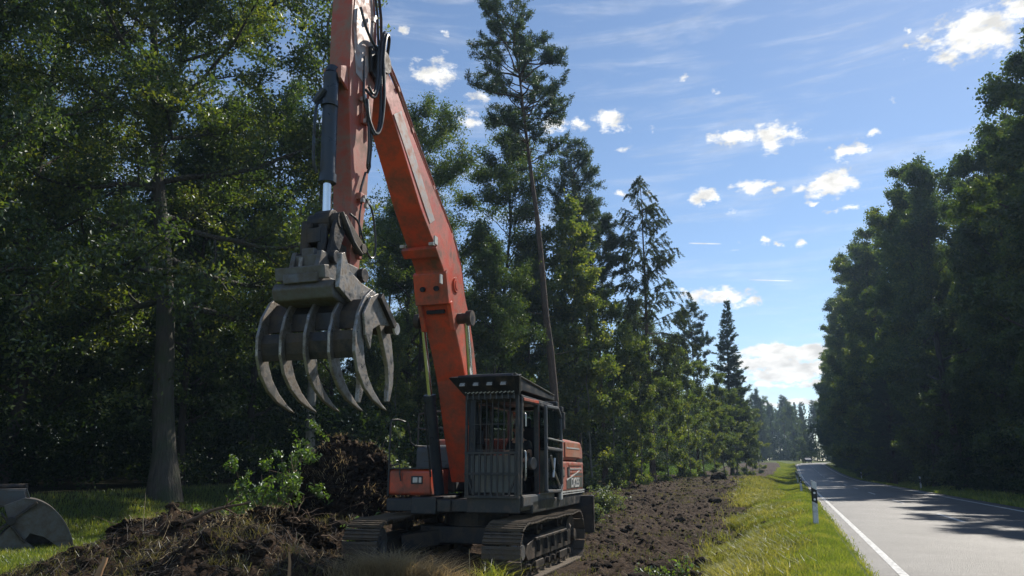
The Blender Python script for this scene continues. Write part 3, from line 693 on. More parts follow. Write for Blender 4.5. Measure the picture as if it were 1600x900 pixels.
# roof guard with visor and four lamps
g = MB()
g.prism([(2.16, 3.34), (2.12, 3.38), (1.1, 3.30), (-.6, 3.22), (-.6, 3.14), (1.6, 3.14), (1.82, 3.06)], y0-.02, y1+.03)
g.add([(1.80, y0-.02, 3.05), (2.14, y0-.2, 3.34), (2.14, y1+.14, 3.34), (1.80, y1+.03, 3.05), (1.72, y0-.02, 3.05), (2.0, y0-.2, 3.38), (2.0, y1+.14, 3.38), (1.72, y1+.03, 3.05)],
      [(0, 1, 2, 3), (7, 6, 5, 4), (1, 5, 6, 2), (0, 4, 5, 1), (3, 2, 6, 7), (0, 3, 7, 4)])
rg = g.build('roof_guard', dark_paint, CAB, bevel=.012)
g = MB(); g.add([(2.1, y1+.06, 3.385), (-.55, y1+.05, 3.25), (-.55, y0+.1, 3.25), (2.1, y0+.1, 3.385), (2.1, y1+.06, 3.39), (-.55, y1+.05, 3.255), (-.55, y0+.1, 3.255), (2.1, y0+.1, 3.39)],
      [(3, 2, 1, 0), (4, 5, 6, 7), (0, 1, 5, 4), (1, 2, 6, 5), (2, 3, 7, 6), (3, 0, 4, 7)]); g.build('roof_plate', light_grey, rg)
for k in range(4):
    y = y0+.04+.25*k
    q = MB(); q.box((2.03, y, 3.245), (.05, .13, .13), Matrix.Rotation(R(-40), 3, 'Y')); h = q.build('lamp_housing', dark_paint, rg, bevel=.01)
    q = MB(); q.box((2.058, y, 3.235), (.02, .105, .105), Matrix.Rotation(R(-40), 3, 'Y')); q.build('roof_lamp', lamp_glass, rg, bevel=.008)
q = MB(); ps = []
for i in range(60): 
    t_ = i/59; ps.append((1.87+.012*math.cos(i*1.3), y0+.02+t_*.9, 3.1+.012*math.sin(i*1.3)))
q.tube(ps, .011, 5); q.build('rope', light_grey, rg)
q = MB()
for k in range(9): q.box((1.84, y0+.05+k*(y1-y0-.1)/8, 3.03), (.02, .02, .1))
q.build('bar_end', grey_paint, rg)
q = MB(); q.cyl((.3, 1.2, 3.28), (.3, 1.2, 3.33), .05, n=12); q.cyl((.3, 1.2, 3.33), (.3, 1.2, 3.40), .055, .035, n=14); q.build('beacon', red_plastic, rg, smooth=True)
# door latched open against the side
D = MB(); dx0, dx1 = .42, -.72; yd = 1.52
for a_, b_ in (((dx0, 1.4), (dx0, 2.95)), ((dx0, 2.95), (-.45, 2.98)), ((-.45, 2.98), (dx1, 2.8)), ((dx1, 2.8), (dx1, 1.5)), ((dx1, 1.5), (dx1+.15, 1.38)), ((dx1+.15, 1.38), (dx0, 1.4)), ((dx0, 2.18), (dx1, 2.16))):
    D.bar((a_[0], yd, a_[1]), (b_[0], yd, b_[1]), .075, .06)
dr = D.build('cab_door', grey_paint, CAB, bevel=.015)
D = MB(); D.box((-.14, yd, 2.56), (1.02, .01, .7)); D.box((-.14, yd, 1.78), (1.02, .01, .7)); D.build('door_glass', glass, dr)
D = MB(); D.tube([(dx0, yd+.05, 2.36), (dx1, yd+.06, 2.33)], .014); D.tube([(.25, yd+.05, 2.05), (.1, yd+.05, 1.8), (-.35, yd+.05, 1.5)], .02); D.tube([(-.0, yd+.05, 2.0), (.12, yd+.05, 1.65)], .025); D.build('door_handle', bright_metal, dr, smooth=True)
D = MB(); D.tube([(1.62, 1.47, 2.1), (1.66, 1.5, 2.05), (1.66, 1.5, 1.7), (1.62, 1.47, 1.62)], .016, smooth=3); D.tube([(1.56, 1.46, 2.75), (1.58, 1.48, 2.7), (1.58, 1.48, 2.52)], .014, smooth=3); D.build('grab_rail', bright_metal, CAB, smooth=True)
D = MB(); D.box((-.78, 1.52, 2.75), (.12, .14, .34)); D.bar((-.6, 1.42, 2.95), (-.78, 1.52, 2.9), .025); D.box((-.74, 1.5, 2.98), (.16, .12, .1)); D.build('side_mirror', dark_paint, CAB, bevel=.02)
D = MB(); D.box((-.85, 1.25, 2.2), (.1, .35, 1.9)); D.build('rear_post', dark_paint, CAB, bevel=.02)
D = MB(); D.box((-.82, 1.47, 1.55), (.14, .06, .7)); D.build('fender_post', light_grey, CAB, bevel=.02)
# seat, consoles, levers
D = MB(); D.box((.15, .92, 1.72), (.5, .5, .14)); D.box((-.16, .92, 2.2), (.14, .46, .8), Matrix.Rotation(R(-8), 3, 'Y')); D.box((-.2, .92, 2.68), (.1, .26, .2)); D.box((.15, .92, 1.5), (.4, .35, .3)); D.build('operator_seat', cloth_black, CAB, bevel=.05)
D = MB(); D.box((.3, .62, 1.85), (.5, .12, .12)); D.box((.3, 1.22, 1.85), (.5, .12, .12)); D.cyl((.5, .62, 1.9), (.55, .62, 2.1), .02, n=8); D.cyl((.5, 1.22, 1.9), (.55, 1.22, 2.1), .02, n=8); D.cyl((1.2, .8, 1.4), (1.25, .8, 2.0), .02, n=8); D.cyl((1.2, 1.0, 1.4), (1.25, 1.0, 2.0), .02, n=8); D.build('control_lever', rubber, CAB, bevel=.01)
D = MB(); D.box((1.42, .55, 2.35), (.04, .18, .24)); D.build('display', cloth_black, CAB, bevel=.01)
D = MB(); D.cyl((.80, 1.34, 1.9), (.82, 1.40, 1.9), .11, n=24); D.build('round_guard', grey_paint, CAB, bevel=.01)

# --- boom
def cyl_part(name, p, q, r, m, parent, n=20): 
    k = MB(); k.cyl(p, q, r, n=n); return k.build(name, m, parent, smooth=True)
def ring_prism(front, back, y_front, y_back):
    """box girder from matching front/back lists of (x, z); widths given per station"""
    b = MB(); n = len(front); vs = []
    for i in range(n):
        w0 = y_front[i]; w1 = y_back[i]
        vs += [(front[i][0], w0, front[i][1]), (front[i][0], -w0, front[i][1]), (back[i][0], -w1, back[i][1]), (back[i][0], w1, back[i][1])]
    fs = [(0, 1, 2, 3), ((n-1)*4+3, (n-1)*4+2, (n-1)*4+1, (n-1)*4)]
    for i in range(n-1):
        for k in range(4): fs.append((i*4+k, (i+1)*4+k, (i+1)*4+(k+1) % 4, i*4+(k+1) % 4))
    return b.add(vs, fs)
front = [(.62, 1.55), (.97, 2.27), (1.42, 3.38), (1.70, 3.85), (2.06, 4.38), (2.30, 4.74), (2.52, 5.2), (2.89, 5.53), (3.47, 6.02), (4.22, 6.84), (4.62, 7.28), (4.95, 7.6)]
back = [(.15, 1.9), (.50, 2.6), (.84, 3.5), (1.05, 4.12), (1.28, 4.6), (1.50, 4.95), (1.68, 5.45), (2.10, 5.95), (2.95, 6.55), (3.86, 7.22), (4.4, 7.68), (4.85, 7.95)]
yf = [.29, .29, .29, .285, .28, .275, .27, .26, .24, .225, .21, .19]
BOOM = ring_prism(front, back, yf, yf).build('boom', orange, EX, bevel=.018)
k = MB()   # flanges, welded plates
k.prism([(2.78, 5.42), (2.86, 5.34), (3.0, 5.45), (2.92, 5.53)], -.33, .33)
k.prism([(2.26, 4.63), (2.36, 4.62), (2.52, 5.14), (2.46, 5.2)], -.32, .32)
k.prism([(2.16, 4.46), (2.22, 4.44), (2.32, 4.64), (2.27, 4.68)], -.30, -.24); k.prism([(2.0, 4.2), (2.08, 4.2), (2.3, 4.66), (2.2, 4.7)], .24, .32)
k.prism([(2.0, 4.2), (2.08, 4.2), (2.3, 4.66), (2.2, 4.7)], -.32, -.24)
k.build('reinforcement_plate', orange, BOOM, bevel=.01)
k = MB()
for y in (-.14, .12): k.cyl((2.3, y, 4.93), (2.5, y, 4.87), .045, n=14)
k.box((2.2, 0, 4.52), (.06, .34, .05), Matrix.Rotation(R(-60), 3, 'Y')); k.build('bolt_hole', cloth_black, BOOM)
k = MB()
for y in (-.28, .26): k.box((3.02, y, 5.52), (.06, .09, .05))
k.box((2.95, .3, 5.6), (.12, .03, .14)); k.box((2.62, .275, 5.0), (.1, .02, .16)); split(k, 'clamp', light_grey, BOOM)
# side face: strip coloured grey to imitate the sky's reflection and gusset openings
k = MB(); k.add([(4.5, .226, 7.22), (3.1, .2585, 5.86), (2.92, .2605, 5.98), (4.25, .2275, 7.4), (4.5, .222, 7.22), (3.1, .2535, 5.86), (2.92, .2555, 5.98), (4.25, .2225, 7.4)], [(0, 1, 2, 3), (7, 6, 5, 4), (0, 4, 5, 1), (1, 5, 6, 2), (2, 6, 7, 3), (3, 7, 4, 0)])
k.build('sky_reflection_strip', mat('sky_reflection_grey', (.42, .40, .38), .45, var=.2, dirt=(.5, .2, .12), dirt_amt=.8, dscale=5), BOOM)
k = MB(); k.cyl((1.95, .255, 5.05), (1.95, .30, 5.05), .14, n=24); k.cyl((1.95, .30, 5.05), (1.95, .31, 5.05), .09, n=20); k.build('boom_boss', orange, BOOM, smooth=True)
k = MB(); k.cyl((1.82, -.52, 4.45), (1.82, .52, 4.45), .1, n=20); k.cyl((1.82, .46, 4.45), (1.82, .56, 4.45), .14, n=20); k.cyl((1.82, -.56, 4.45), (1.82, -.46, 4.45), .14, n=20); k.build('cylinder_pin', steel_dark, BOOM, smooth=True)
for s_ in (-1, 1):
    y = .43*s_
    pb, pt = Vector((1.02, y, 1.35)), Vector((1.82, y, 4.45)); d = (pt-pb)
    if s_ == -1: pb = Vector((.86, y, 1.35)); d = pt-pb
    k = MB(); k.cyl(pb, pb+d*.56, .1, n=20); k.cyl(pb+d*.54, pb+d*.575, .115, n=20); bc = k.build('boom_cylinder', barrel, EX, smooth=True)
    cyl_part('piston_rod', pb+d*.57, pt, .05, chrome, bc)
    k = MB(); k.tube([pb+d*.1+Vector((.05, .12*s_, 0)), pb+d*.52+Vector((.03, .12*s_, 0))], .018); k.build('steel_line', dark_paint, bc, smooth=True)
# hydraulic tubes along the back edge of the boom
def along(off, y, i0=1, i1=None):
    pts = []
    for i in range(i0, i1 or len(back)):
        f_, b_ = Vector((front[i][0], 0, front[i][1])), Vector((back[i][0], 0, back[i][1])); d = (b_-f_).normalized(); p = b_+d*off; pts.append((p.x, y, p.z))
    return pts
for off, y, mm in ((.05, .20, orange_old), (.06, .12, orange_old), (.13, .20, orange_old), (.05, .0, orange_old), (.05, -.12, orange_old), (.05, -.2, orange_old), (.14, .06, rubber)):
    k = MB(); k.tube(along(off, y, 2), .026, 8, smooth=3); k.build('hydraulic_tube', mm, BOOM, smooth=True)
k = MB()
for i in (3, 5, 7, 8, 9, 10):
    p = along(.04, 0, i, i+1)[0]; k.box((p[0], .0, p[2]), (.09, .48, .05), Matrix.Rotation(R(-40), 3, 'Y'))
k.build('tube_clamp', orange_old, BOOM)

# --- arm (dipper)
aF = [(5.40, 4.38), (5.45, 4.99), (5.50, 5.54), (5.62, 6.3), (5.72, 6.95), (5.78, 7.5), (5.80, 8.0), (5.80, 8.6), (5.70, 9.2), (5.5, 9.6)]
aB = [(5.16, 4.38), (5.15, 5.05), (5.07, 5.65), (5.07, 6.3), (5.06, 6.8), (5.04, 7.3), (5.0, 7.95), (5.06, 8.5), (5.20, 9.1), (5.3, 9.6)]
aw = [.13, .14, .15, .155, .16, .165, .165, .16, .15, .14]
ARM = ring_prism(aF, aB, aw, aw).build('arm', orange_old, EX, bevel=.014)
k = MB(); k.add([(5.72, .169, 8.95), (5.74, .172, 8.0), (5.60, .173, 7.35), (5.35, .1725, 7.3), (5.12, .172, 7.9), (5.15, .165, 8.5), (5.28, .158, 9.0)] + [(5.72, .165, 8.95), (5.74, .168, 8.0), (5.60, .169, 7.35), (5.35, .1685, 7.3), (5.12, .168, 7.9), (5.15, .161, 8.5), (5.28, .154, 9.0)],
      [tuple(range(7)), tuple(range(13, 6, -1))] + [(i, 7+i, 7+(i+1) % 7, (i+1) % 7) for i in range(7)])
k.build('sunlit_side_plate', mat('sunlit_sheen_grey', (.50, .46, .44), .4, .2, var=.2, scale=5, dirt=(.4, .2, .14), dirt_amt=.9, dscale=5), ARM)  # pale patch carries the sun and sky sheen on the arm's side as colour
k = MB(); k.prism([(5.0, 7.45), (5.25, 7.55), (5.3, 7.95), (4.95, 8.15), (4.75, 7.95), (4.8, 7.6)], -.24, -.19); k.prism([(5.0, 7.45), (5.25, 7.55), (5.3, 7.95), (4.95, 8.15), (4.75, 7.95), (4.8, 7.6)], .175, .23)
k.cyl((5.0, -.3, 7.82), (5.0, .3, 7.82), .12, n=20); k.cyl((5.0, .23, 7.82), (5.0, .33, 7.82), .17, n=20); k.build('boom_arm_joint', steel_dark, BOOM, bevel=.01)
# stiffeners and small brackets on the arm's side
k = MB()
for x, z in ((5.36, 7.15), (5.2, 6.85)): k.box((x, .185, z), (.03, .035, .7), Matrix.Rotation(R(8), 3, 'Y'))
k.box((5.32, .19, 6.75), (.14, .06, .16)); k.box((5.42, .19, 7.05), (.1, .07, .12)); k.box((5.3, .18, 5.55), (.16, .08, .1)); k.box((5.25, .17, 4.75), (.08, .06, .2))
split(k, 'bracket', orange_old, ARM, .008)
k = MB()
for x, z in ((5.34, 6.75), (5.44, 7.05), (5.3, 5.55), (5.2, 5.5), (5.26, 8.45)): k.cyl((x, .2, z), (x, .26, z), .03, n=6); k.box((x+.03, .23, z-.06), (.05, .05, .06))
split(k, 'hose_fitting', bright_metal, ARM)
# hoses
hoses = [
 ([(4.85, .25, 7.95), (4.95, .33, 8.25), (5.1, .36, 8.2), (5.15, .36, 7.8), (5.08, .36, 7.2), (5.1, .34, 6.72), (5.22, .32, 6.55), (5.38, .3, 6.7), (5.42, .27, 7.0)], .026),
 ([(4.9, .20, 7.98), (5.02, .30, 8.3), (5.16, .34, 8.15), (5.18, .33, 7.6), (5.12, .33, 7.0), (5.16, .32, 6.62), (5.3, .3, 6.55), (5.42, .27, 6.9)], .024),
 ([(4.95, .28, 8.0), (5.1, .3, 8.15), (5.2, .3, 7.95), (5.22, .3, 7.4), (5.3, .3, 7.15), (5.4, .27, 7.22)], .022),
 ([(4.97, .28, 7.9), (5.15, .32, 7.7), (5.2, .32, 7.3), (5.28, .3, 7.1), (5.45, .25, 7.15)], .022),
 ([(5.42, .25, 7.02), (5.34, .28, 6.8), (5.26, .28, 6.4), (5.24, .26, 6.1), (5.2, .24, 6.05), (5.22, .22, 5.95)], .02),
 ([(5.45, .25, 6.95), (5.38, .28, 6.7), (5.32, .28, 6.3), (5.3, .26, 6.05), (5.25, .24, 6.0)], .02),
 ([(5.62, .2, 8.4), (5.5, .25, 8.1), (5.3, .28, 7.95), (5.1, .28, 8.0)], .022),
 ([(5.5, .24, 7.65), (5.52, .26, 7.3), (5.5, .26, 7.0), (5.42, .25, 6.9)], .018),
 ([(5.24, .22, 5.55), (5.1, .26, 5.4), (5.0, .28, 5.0), (5.02, .28, 4.75), (5.15, .27, 4.72), (5.3, .24, 4.95), (5.42, .22, 5.15), (5.6, .2, 5.2)], .016),
 ([(5.3, .2, 5.5), (5.38, .22, 5.2), (5.34, .22, 4.95), (5.22, .2, 4.8)], .014),
 ([(5.24, .2, 5.95), (5.36, .2, 5.6), (5.3, .2, 5.5)], .018),
]
for pts, r in hoses:
    k = MB(); k.tube(pts, r, 8, smooth=5); k.build('hydraulic_hose', rubber, ARM, smooth=True)
k = MB(); k.tube([(5.08, .22, 8.1), (5.12, .2, 8.6), (5.3, .17, 9.3)], .02); k.tube([(4.98, .22, 8.1), (5.0, .2, 8.6), (5.15, .17, 9.3)], .024); k.build('hydraulic_tube', steel_dark, ARM, smooth=True)
# bucket cylinder in front of the arm
cp, cq = Vector((5.93, -.02, 7.18)), Vector((5.86, -.02, 5.58))
k = MB(); k.cyl(cp, cq, .105, n=24); k.cyl(cp+Vector((0, 0, .0)), cp+Vector((-.03, 0, .1)), .09, n=16); k.cyl(cq+Vector((0, 0, .12)), cq, .12, n=24); k.cyl(cp+Vector((.0, 0, -.42)), cp+Vector((0, 0, -.5)), .12, n=24)
bc = k.build('bucket_cylinder', barrel, EX, smooth=True)
k = MB(); k.cyl((5.85, -.12, 7.2), (5.85, .12, 7.2), .1, n=16); k.prism([(5.7, 7.0), (5.95, 7.1), (5.95, 7.28), (5.72, 7.4)], -.14, -.1); k.prism([(5.7, 7.0), (5.95, 7.1), (5.95, 7.28), (5.72, 7.4)], .1, .14); k.build('cylinder_mount', orange_old, bc, bevel=.01)
cyl_part('piston_rod', cq, (5.83, -.02, 5.1), .06, chrome, bc)
k = MB(); k.tube([(6.0, -.12, 6.75), (6.04, -.16, 6.6), (6.02, -.16, 5.9), (5.95, -.13, 5.7)], .022, smooth=3); k.cyl((6.03, -.2, 6.72), (6.03, -.05, 6.9), .05, n=10); k.build('cylinder_line', barrel, bc, smooth=True)

# --- linkage, tilt unit, root grapple (x-z profile facts come from the machine's own plane)
k = MB()
k.cyl((5.84, -.24, 5.02), (5.84, .24, 5.02), .12, n=20); k.cyl((5.84, -.12, 5.02), (5.84, .12, 5.02), .16, n=20)
for s_ in (-.2, .2):
    k.prism([(5.92, 5.1), (5.76, 5.1), (5.74, 4.9), (5.92, 4.42), (6.12, 4.42), (6.0, 4.9)], s_-.03, s_+.03)
    k.prism([(5.9, 5.1), (5.78, 5.12), (5.28, 4.84), (5.32, 4.7), (5.82, 4.92)], s_-.03+.03*np.sign(s_), s_+.03+.03*np.sign(s_))
k.cyl((5.3, -.28, 4.78), (5.3, .28, 4.78), .07, n=16); k.cyl((5.28, -.3, 4.4), (5.28, .3, 4.4), .1, n=16); k.cyl((6.02, -.3, 4.46), (6.02, .3, 4.46), .09, n=16)
k.box((6.05, 0, 4.75), (.2, .22, .2)); k.box((5.7, 0, 4.6), (.3, .3, .3)); k.cyl((6.1, -.13, 4.5), (6.1, -.13, 4.95), .07, n=12); k.cyl((6.08, .1, 4.5), (6.08, .1, 4.9), .06, n=12)
k.tube([(5.95, .28, 5.1), (5.85, .33, 4.9), (5.7, .33, 4.75), (5.45, .32, 4.65)], .035, 8, smooth=4)
k.build('bucket_linkage', steel_dark, EX, bevel=.008)
k = MB()
k.prism([(6.34, 4.16), (6.26, 4.5), (5.35, 4.5), (5.2, 4.36), (5.2, 4.2), (5.4, 4.12)], -.22, -.15); k.prism([(6.34, 4.16), (6.26, 4.5), (5.35, 4.5), (5.2, 4.36), (5.2, 4.2), (5.4, 4.12)], .15, .22)
k.box((5.95, .0, 4.12), (.85, .5, .12)); k.box((6.3, -.02, 4.2), (.12, .72, .17), Matrix.Rotation(R(12), 3, 'Y')); k.box((6.2, -.03, 4.36), (.1, .4, .2), Matrix.Rotation(R(12), 3, 'Y')); k.box((6.2, 0, 4.5), (.08, .18, .1))
k.build('quick_coupler', grapple_steel, EX, bevel=.012)
GR = empty('root_grapple', (0, 0, 0), 0, EX)
k = MB()
k.prism([(6.3, 4.09), (6.36, 4.0), (6.3, 3.86), (6.0, 3.82), (5.85, 3.92), (5.9, 4.08)], -.42, .45)     # cross beam
k.build('cross_beam', grapple_steel, GR, bevel=.02)
k = MB()
for y in (.46, -.1): k.prism([(6.28, 4.42), (6.20, 4.46), (6.05, 4.25), (5.75, 4.16), (5.5, 4.14), (5.38, 4.02), (5.42, 3.86), (5.56, 3.82), (5.75, 3.9), (6.0, 3.86), (6.3, 3.98)], y, y+.06)
k.cyl((5.52, -.15, 3.98), (5.52, .6, 3.98), .07, n=18); k.cyl((5.52, .52, 3.98), (5.52, .58, 3.98), .12, n=20)
k.build('hinge_plate', tine_steel, GR, bevel=.01)
# curved skins between the front tines
ys = [.75-.345*i for i in range(5)]
skin_prof = [(6.02, 3.86), (6.20, 3.66), (6.17, 3.63), (5.98, 3.83)]
k = MB(); k.prism([(5.95, 3.90), (6.08, 3.72), (6.09, 3.50), (6.05, 3.50), (6.04, 3.70), (5.91, 3.87)], -.62, .74); k.build('upper_skin', steel_dark, GR, bevel=.006)
k = MB(); k.prism([(6.20, 3.46), (6.22, 3.34), (6.19, 3.2), (6.16, 3.12), (6.12, 3.13), (6.14, 3.25), (6.14, 3.42)], -.62, .74); k.build('lower_skin', steel_dark, GR, bevel=.006)
outer = [(5.92, 4.02), (6.08, 3.9), (6.22, 3.68), (6.285, 3.42), (6.27, 3.18), (6.17, 2.95), (6.0, 2.77), (5.78, 2.64), (5.50, 2.55), (5.36, 2.53)]
inner = [(5.55, 2.62), (5.76, 2.76), (5.92, 2.92), (6.02, 3.1), (6.06, 3.3), (6.03, 3.5), (5.93, 3.66), (5.80, 3.8), (5.74, 3.95)]
for i, y in enumerate(ys):
    k = MB(); k.prism(outer+inner, y-.022, y+.022)
    o = k.build('front_tine', tine_steel, GR, bevel=.012)
# big lit side plate and rear jaw
k = MB(); k.prism([(6.02, 3.9), (6.18, 3.66), (6.12, 3.4), (5.98, 3.24), (5.94, 3.5), (5.78, 3.58), (5.5, 3.62), (5.42, 3.74), (5.6, 3.86), (5.85, 3.98)], .785, .82); k.build('side_plate', tine_steel, GR, bevel=.008)
k = MB(); k.bar((5.84, .84, 3.95), (5.42, .84, 3.62), .07, .09); k.cyl((5.7, .5, 3.84), (5.42, .5, 3.62), .05, n=12); k.build('grapple_cylinder', steel_dark, GR, bevel=.008)
k = MB(); k.cyl((5.38, .1, 3.6), (5.38, .84, 3.6), .06, n=20); k.build('jaw_pivot', steel_dark, GR, smooth=True)
k = MB(); n__ = 20
k.cyl((5.38, .84, 3.6), (5.38, .87, 3.6), .08, n=20); k.build('pivot_cap', bright_metal, GR, smooth=True)
for y in (.68, .25):
    k = MB(); k.prism([(5.72, 3.84), (5.52, 3.86), (5.33, 3.70), (5.20, 3.45), (5.12, 3.15), (5.12, 2.9), (5.2, 2.66), (5.27, 2.66), (5.25, 2.9), (5.29, 3.12), (5.42, 3.36), (5.5, 3.5)], y-.03, y+.03)
    k.build('rear_tine', tine_steel, GR, bevel=.01)

# ------------------------------------------------------------------ the operator
def skin_chain(name, joints, edges, radii, m, root=0, sub=2, loc=None, parent=None):
    me = bpy.data.meshes.new(name); me.from_pydata([Vector(j) for j in joints], edges, []); o = link(name, me, parent)
    md = o.modifiers.new('skin', 'SKIN'); lay = me.skin_vertices[0] if me.skin_vertices else None
    if lay is None:
        bpy.context.view_layer.objects.active = o; o.select_set(True)
    for i, r in enumerate(radii): me.skin_vertices[0].data[i].radius = (r, r) if not isinstance(r, tuple) else r
    me.skin_vertices[0].data[root].use_root = True
    s_ = o.modifiers.new('sub', 'SUBSURF'); s_.levels = sub; s_.render_levels = sub
    me.materials.append(m); md.use_smooth_shade = True
    return o
def build_person():
    sx, sy, sz = .18, .92, 1.82     # hip
    world_of = lambda p: EX_M @ Vector(p)
    J = [(sx, sy, sz), (sx-.02, sy, sz+.18), (sx-.01, sy, sz+.36), (sx, sy, sz+.5), (sx+.03, sy, sz+.6), (sx+.06, sy, sz+.68), (sx+.06, sy, sz+.78)]
    Rr = [(.14, .12), (.14, .11), (.16, .11), (.09, .08), .055, .095, .09]
    E_ = [(i, i+1) for i in range(6)]
    def limb(root, pts, rr):
        n = len(J); prev = root
        for p, r in zip(pts, rr): J.append(p); Rr.append(r); E_.append((prev, len(J)-1)); prev = len(J)-1
        return prev
    arms = []
    for s_ in (-1, 1):
        limb(3, [(sx, sy+.17*s_, sz+.46), (sx+.08, sy+.24*s_, sz+.22), (sx+.34, sy+.24*s_, sz+.14), (sx+.40, sy+.25*s_, sz+.14)], [.062, .05, .034, .03])
        limb(0, [(sx+.08, sy+.1*s_, sz-.01), (sx+.46, sy+.14*s_, sz+.06), (sx+.62, sy+.12*s_, sz-.36), (sx+.74, sy+.12*s_, sz-.38)], [.095, .075, .05, .045])
    return J, E_, Rr, (sx, sy, sz)
J, E_, Rr, (sx, sy, sz) = build_person()
PR = skin_chain('person', J, E_, Rr, skin)
PR.location = EX.location; PR.rotation_euler = EX.rotation_euler
tag(PR, 'seated operator in dark short-sleeved shirt inside the excavator cab, one hand on a lever', 'person')
def person_child(name, J, E_, Rr, m): return skin_chain(name, J, E_, Rr, m, parent=PR, sub=1)
person_child('shirt', [(sx, sy, sz), (sx-.02, sy, sz+.2), (sx-.01, sy, sz+.38), (sx, sy, sz+.49), (sx, sy-.17, sz+.46), (sx+.05, sy-.22, sz+.3), (sx, sy+.17, sz+.46), (sx+.05, sy+.22, sz+.3)],
             [(0, 1), (1, 2), (2, 3), (3, 4), (4, 5), (3, 6), (6, 7)], [(.17, .14), (.165, .13), (.185, .13), (.1, .09), .085, .075, .085, .075], cloth_black)
person_child('trousers', [(sx, sy, sz-.01), (sx+.1, sy-.1, sz-.01), (sx+.46, sy-.14, sz+.06), (sx+.62, sy-.12, sz-.32), (sx+.1, sy+.1, sz-.01), (sx+.46, sy+.14, sz+.06), (sx+.62, sy+.12, sz-.32)],
             [(0, 1), (1, 2), (2, 3), (0, 4), (4, 5), (5, 6)], [(.16, .13), .11, .09, .065, .11, .09, .065], cloth_grey)
k = MB(); k.box((sx+.4, sy-.02, sz+.06), (.24, .22, .1)); o = k.build('vest', cloth_green, PR, bevel=.03)
def head_extras():
    c = Vector((sx+.06, sy, sz+.74))
    bm = bmesh.new(); bmesh.ops.create_uvsphere(bm, u_segments=20, v_segments=12, radius=.108); 
    for v in bm.verts:
        v.co.x *= 1.05; v.co.z *= 1.12
        if v.co.x > .03 and v.co.z < .045: v.co *= .75
    me = bpy.data.meshes.new('hair'); bm.to_mesh(me); bm.free(); me.materials.append(hair_m); o = link('hair', me, PR); o.location = c+Vector((-.015, 0, .03))
    f = MB(); f.add([(c.x+.125, c.y, c.z-.035), (c.x+.095, c.y-.02, c.z-.035), (c.x+.095, c.y+.02, c.z-.035), (c.x+.09, c.y, c.z+.02)], [(0, 1, 2), (0, 3, 1), (0, 2, 3), (1, 3, 2)]); f.build('nose', skin, PR, smooth=True)
    for s_ in (-1, 1):
        f = MB(); f.cyl((c.x, c.y+.095*s_, c.z-.03), (c.x, c.y+.112*s_, c.z-.03), .03, .026, n=10); f.build('ear', skin, PR, smooth=True)
        f = MB(); f.cyl((c.x+.088, c.y+.035*s_, c.z), (c.x+.098, c.y+.035*s_, c.z), .012, n=8); f.build('eye', hair_m, PR)
        for j in range(4):
            f = MB(); y = sy+.25*s_-.03+.02*j; x = sx+.41; z = sz+.15
            f.tube([(x, y, z), (x+.045-.004*abs(j-1.4), y, z+.012), (x+.07-.006*abs(j-1.4), y, z-.02), (x+.055, y, z-.045)], [.011, .01, .009, .007], 6); f.build('finger', skin, PR, smooth=True)
        f = MB(); f.tube([(x-.01, sy+.25*s_-.035*s_, z), (x+.03, sy+.25*s_-.055*s_, z-.01), (x+.055, sy+.25*s_-.04*s_, z-.025)], [.013, .011, .008], 6); f.build('thumb', skin, PR, smooth=True)
head_extras()

# ------------------------------------------------------------------ air
def haze():  # added volume, lifts the dark wood towards navy and faintly veils far trees
    k = MB(); k.box((0, 180, 22), (760, 900, 54)); m = bpy.data.materials.new('haze'); m.use_nodes = True; nt = m.node_tree; nt.nodes.clear()
    o = nt.nodes.new('ShaderNodeOutputMaterial'); v = nt.nodes.new('ShaderNodeVolumePrincipled'); v.inputs['Density'].default_value = .00042; v.inputs['Color'].default_value = (.5, .7, 1, 1); v.inputs['Anisotropy'].default_value = .35
    nt.links.new(v.outputs[0], o.inputs['Volume']); tag(k.build('haze', m), 'thin haze added to lift the shadows to blue and veil the far trees', kind='stuff')
haze()

# ------------------------------------------------------------------ tree building
def tubes_np(paths, sides=6):
    V, F, n = [], [], 0
    for pts, rad in paths:
        pts = np.asarray(pts, float); rad = np.asarray(rad, float); m = len(pts)
        k = sides if rad[0] > .05 else (5 if rad[0] > .02 else 3)
        if rad[0] > .15: k = 12
        t = np.gradient(pts, axis=0); t /= np.linalg.norm(t, axis=1, keepdims=True)+1e-9
        ref = np.array([0, 0, 1.]) if abs(t[0, 2]) < .8 else np.array([1., 0, 0])
        a = np.cross(t, ref); a /= np.linalg.norm(a, axis=1, keepdims=True)+1e-9; b = np.cross(t, a)
        an = np.arange(k)*2*np.pi/k
        ring = pts[:, None] + rad[:, None, None]*(a[:, None]*np.cos(an)[None, :, None] + b[:, None]*np.sin(an)[None, :, None])
        V.append(ring.reshape(-1, 3))
        i = np.arange(m*k).reshape(m, k); j = np.roll(i, -1, 1)
        F.append(np.stack([i[:-1], j[:-1], j[1:], i[1:]], -1).reshape(-1, 4)+n); n += m*k
    return np.concatenate(V), np.concatenate(F)
def unit(v): return v/(np.linalg.norm(v, axis=-1, keepdims=True)+1e-9)
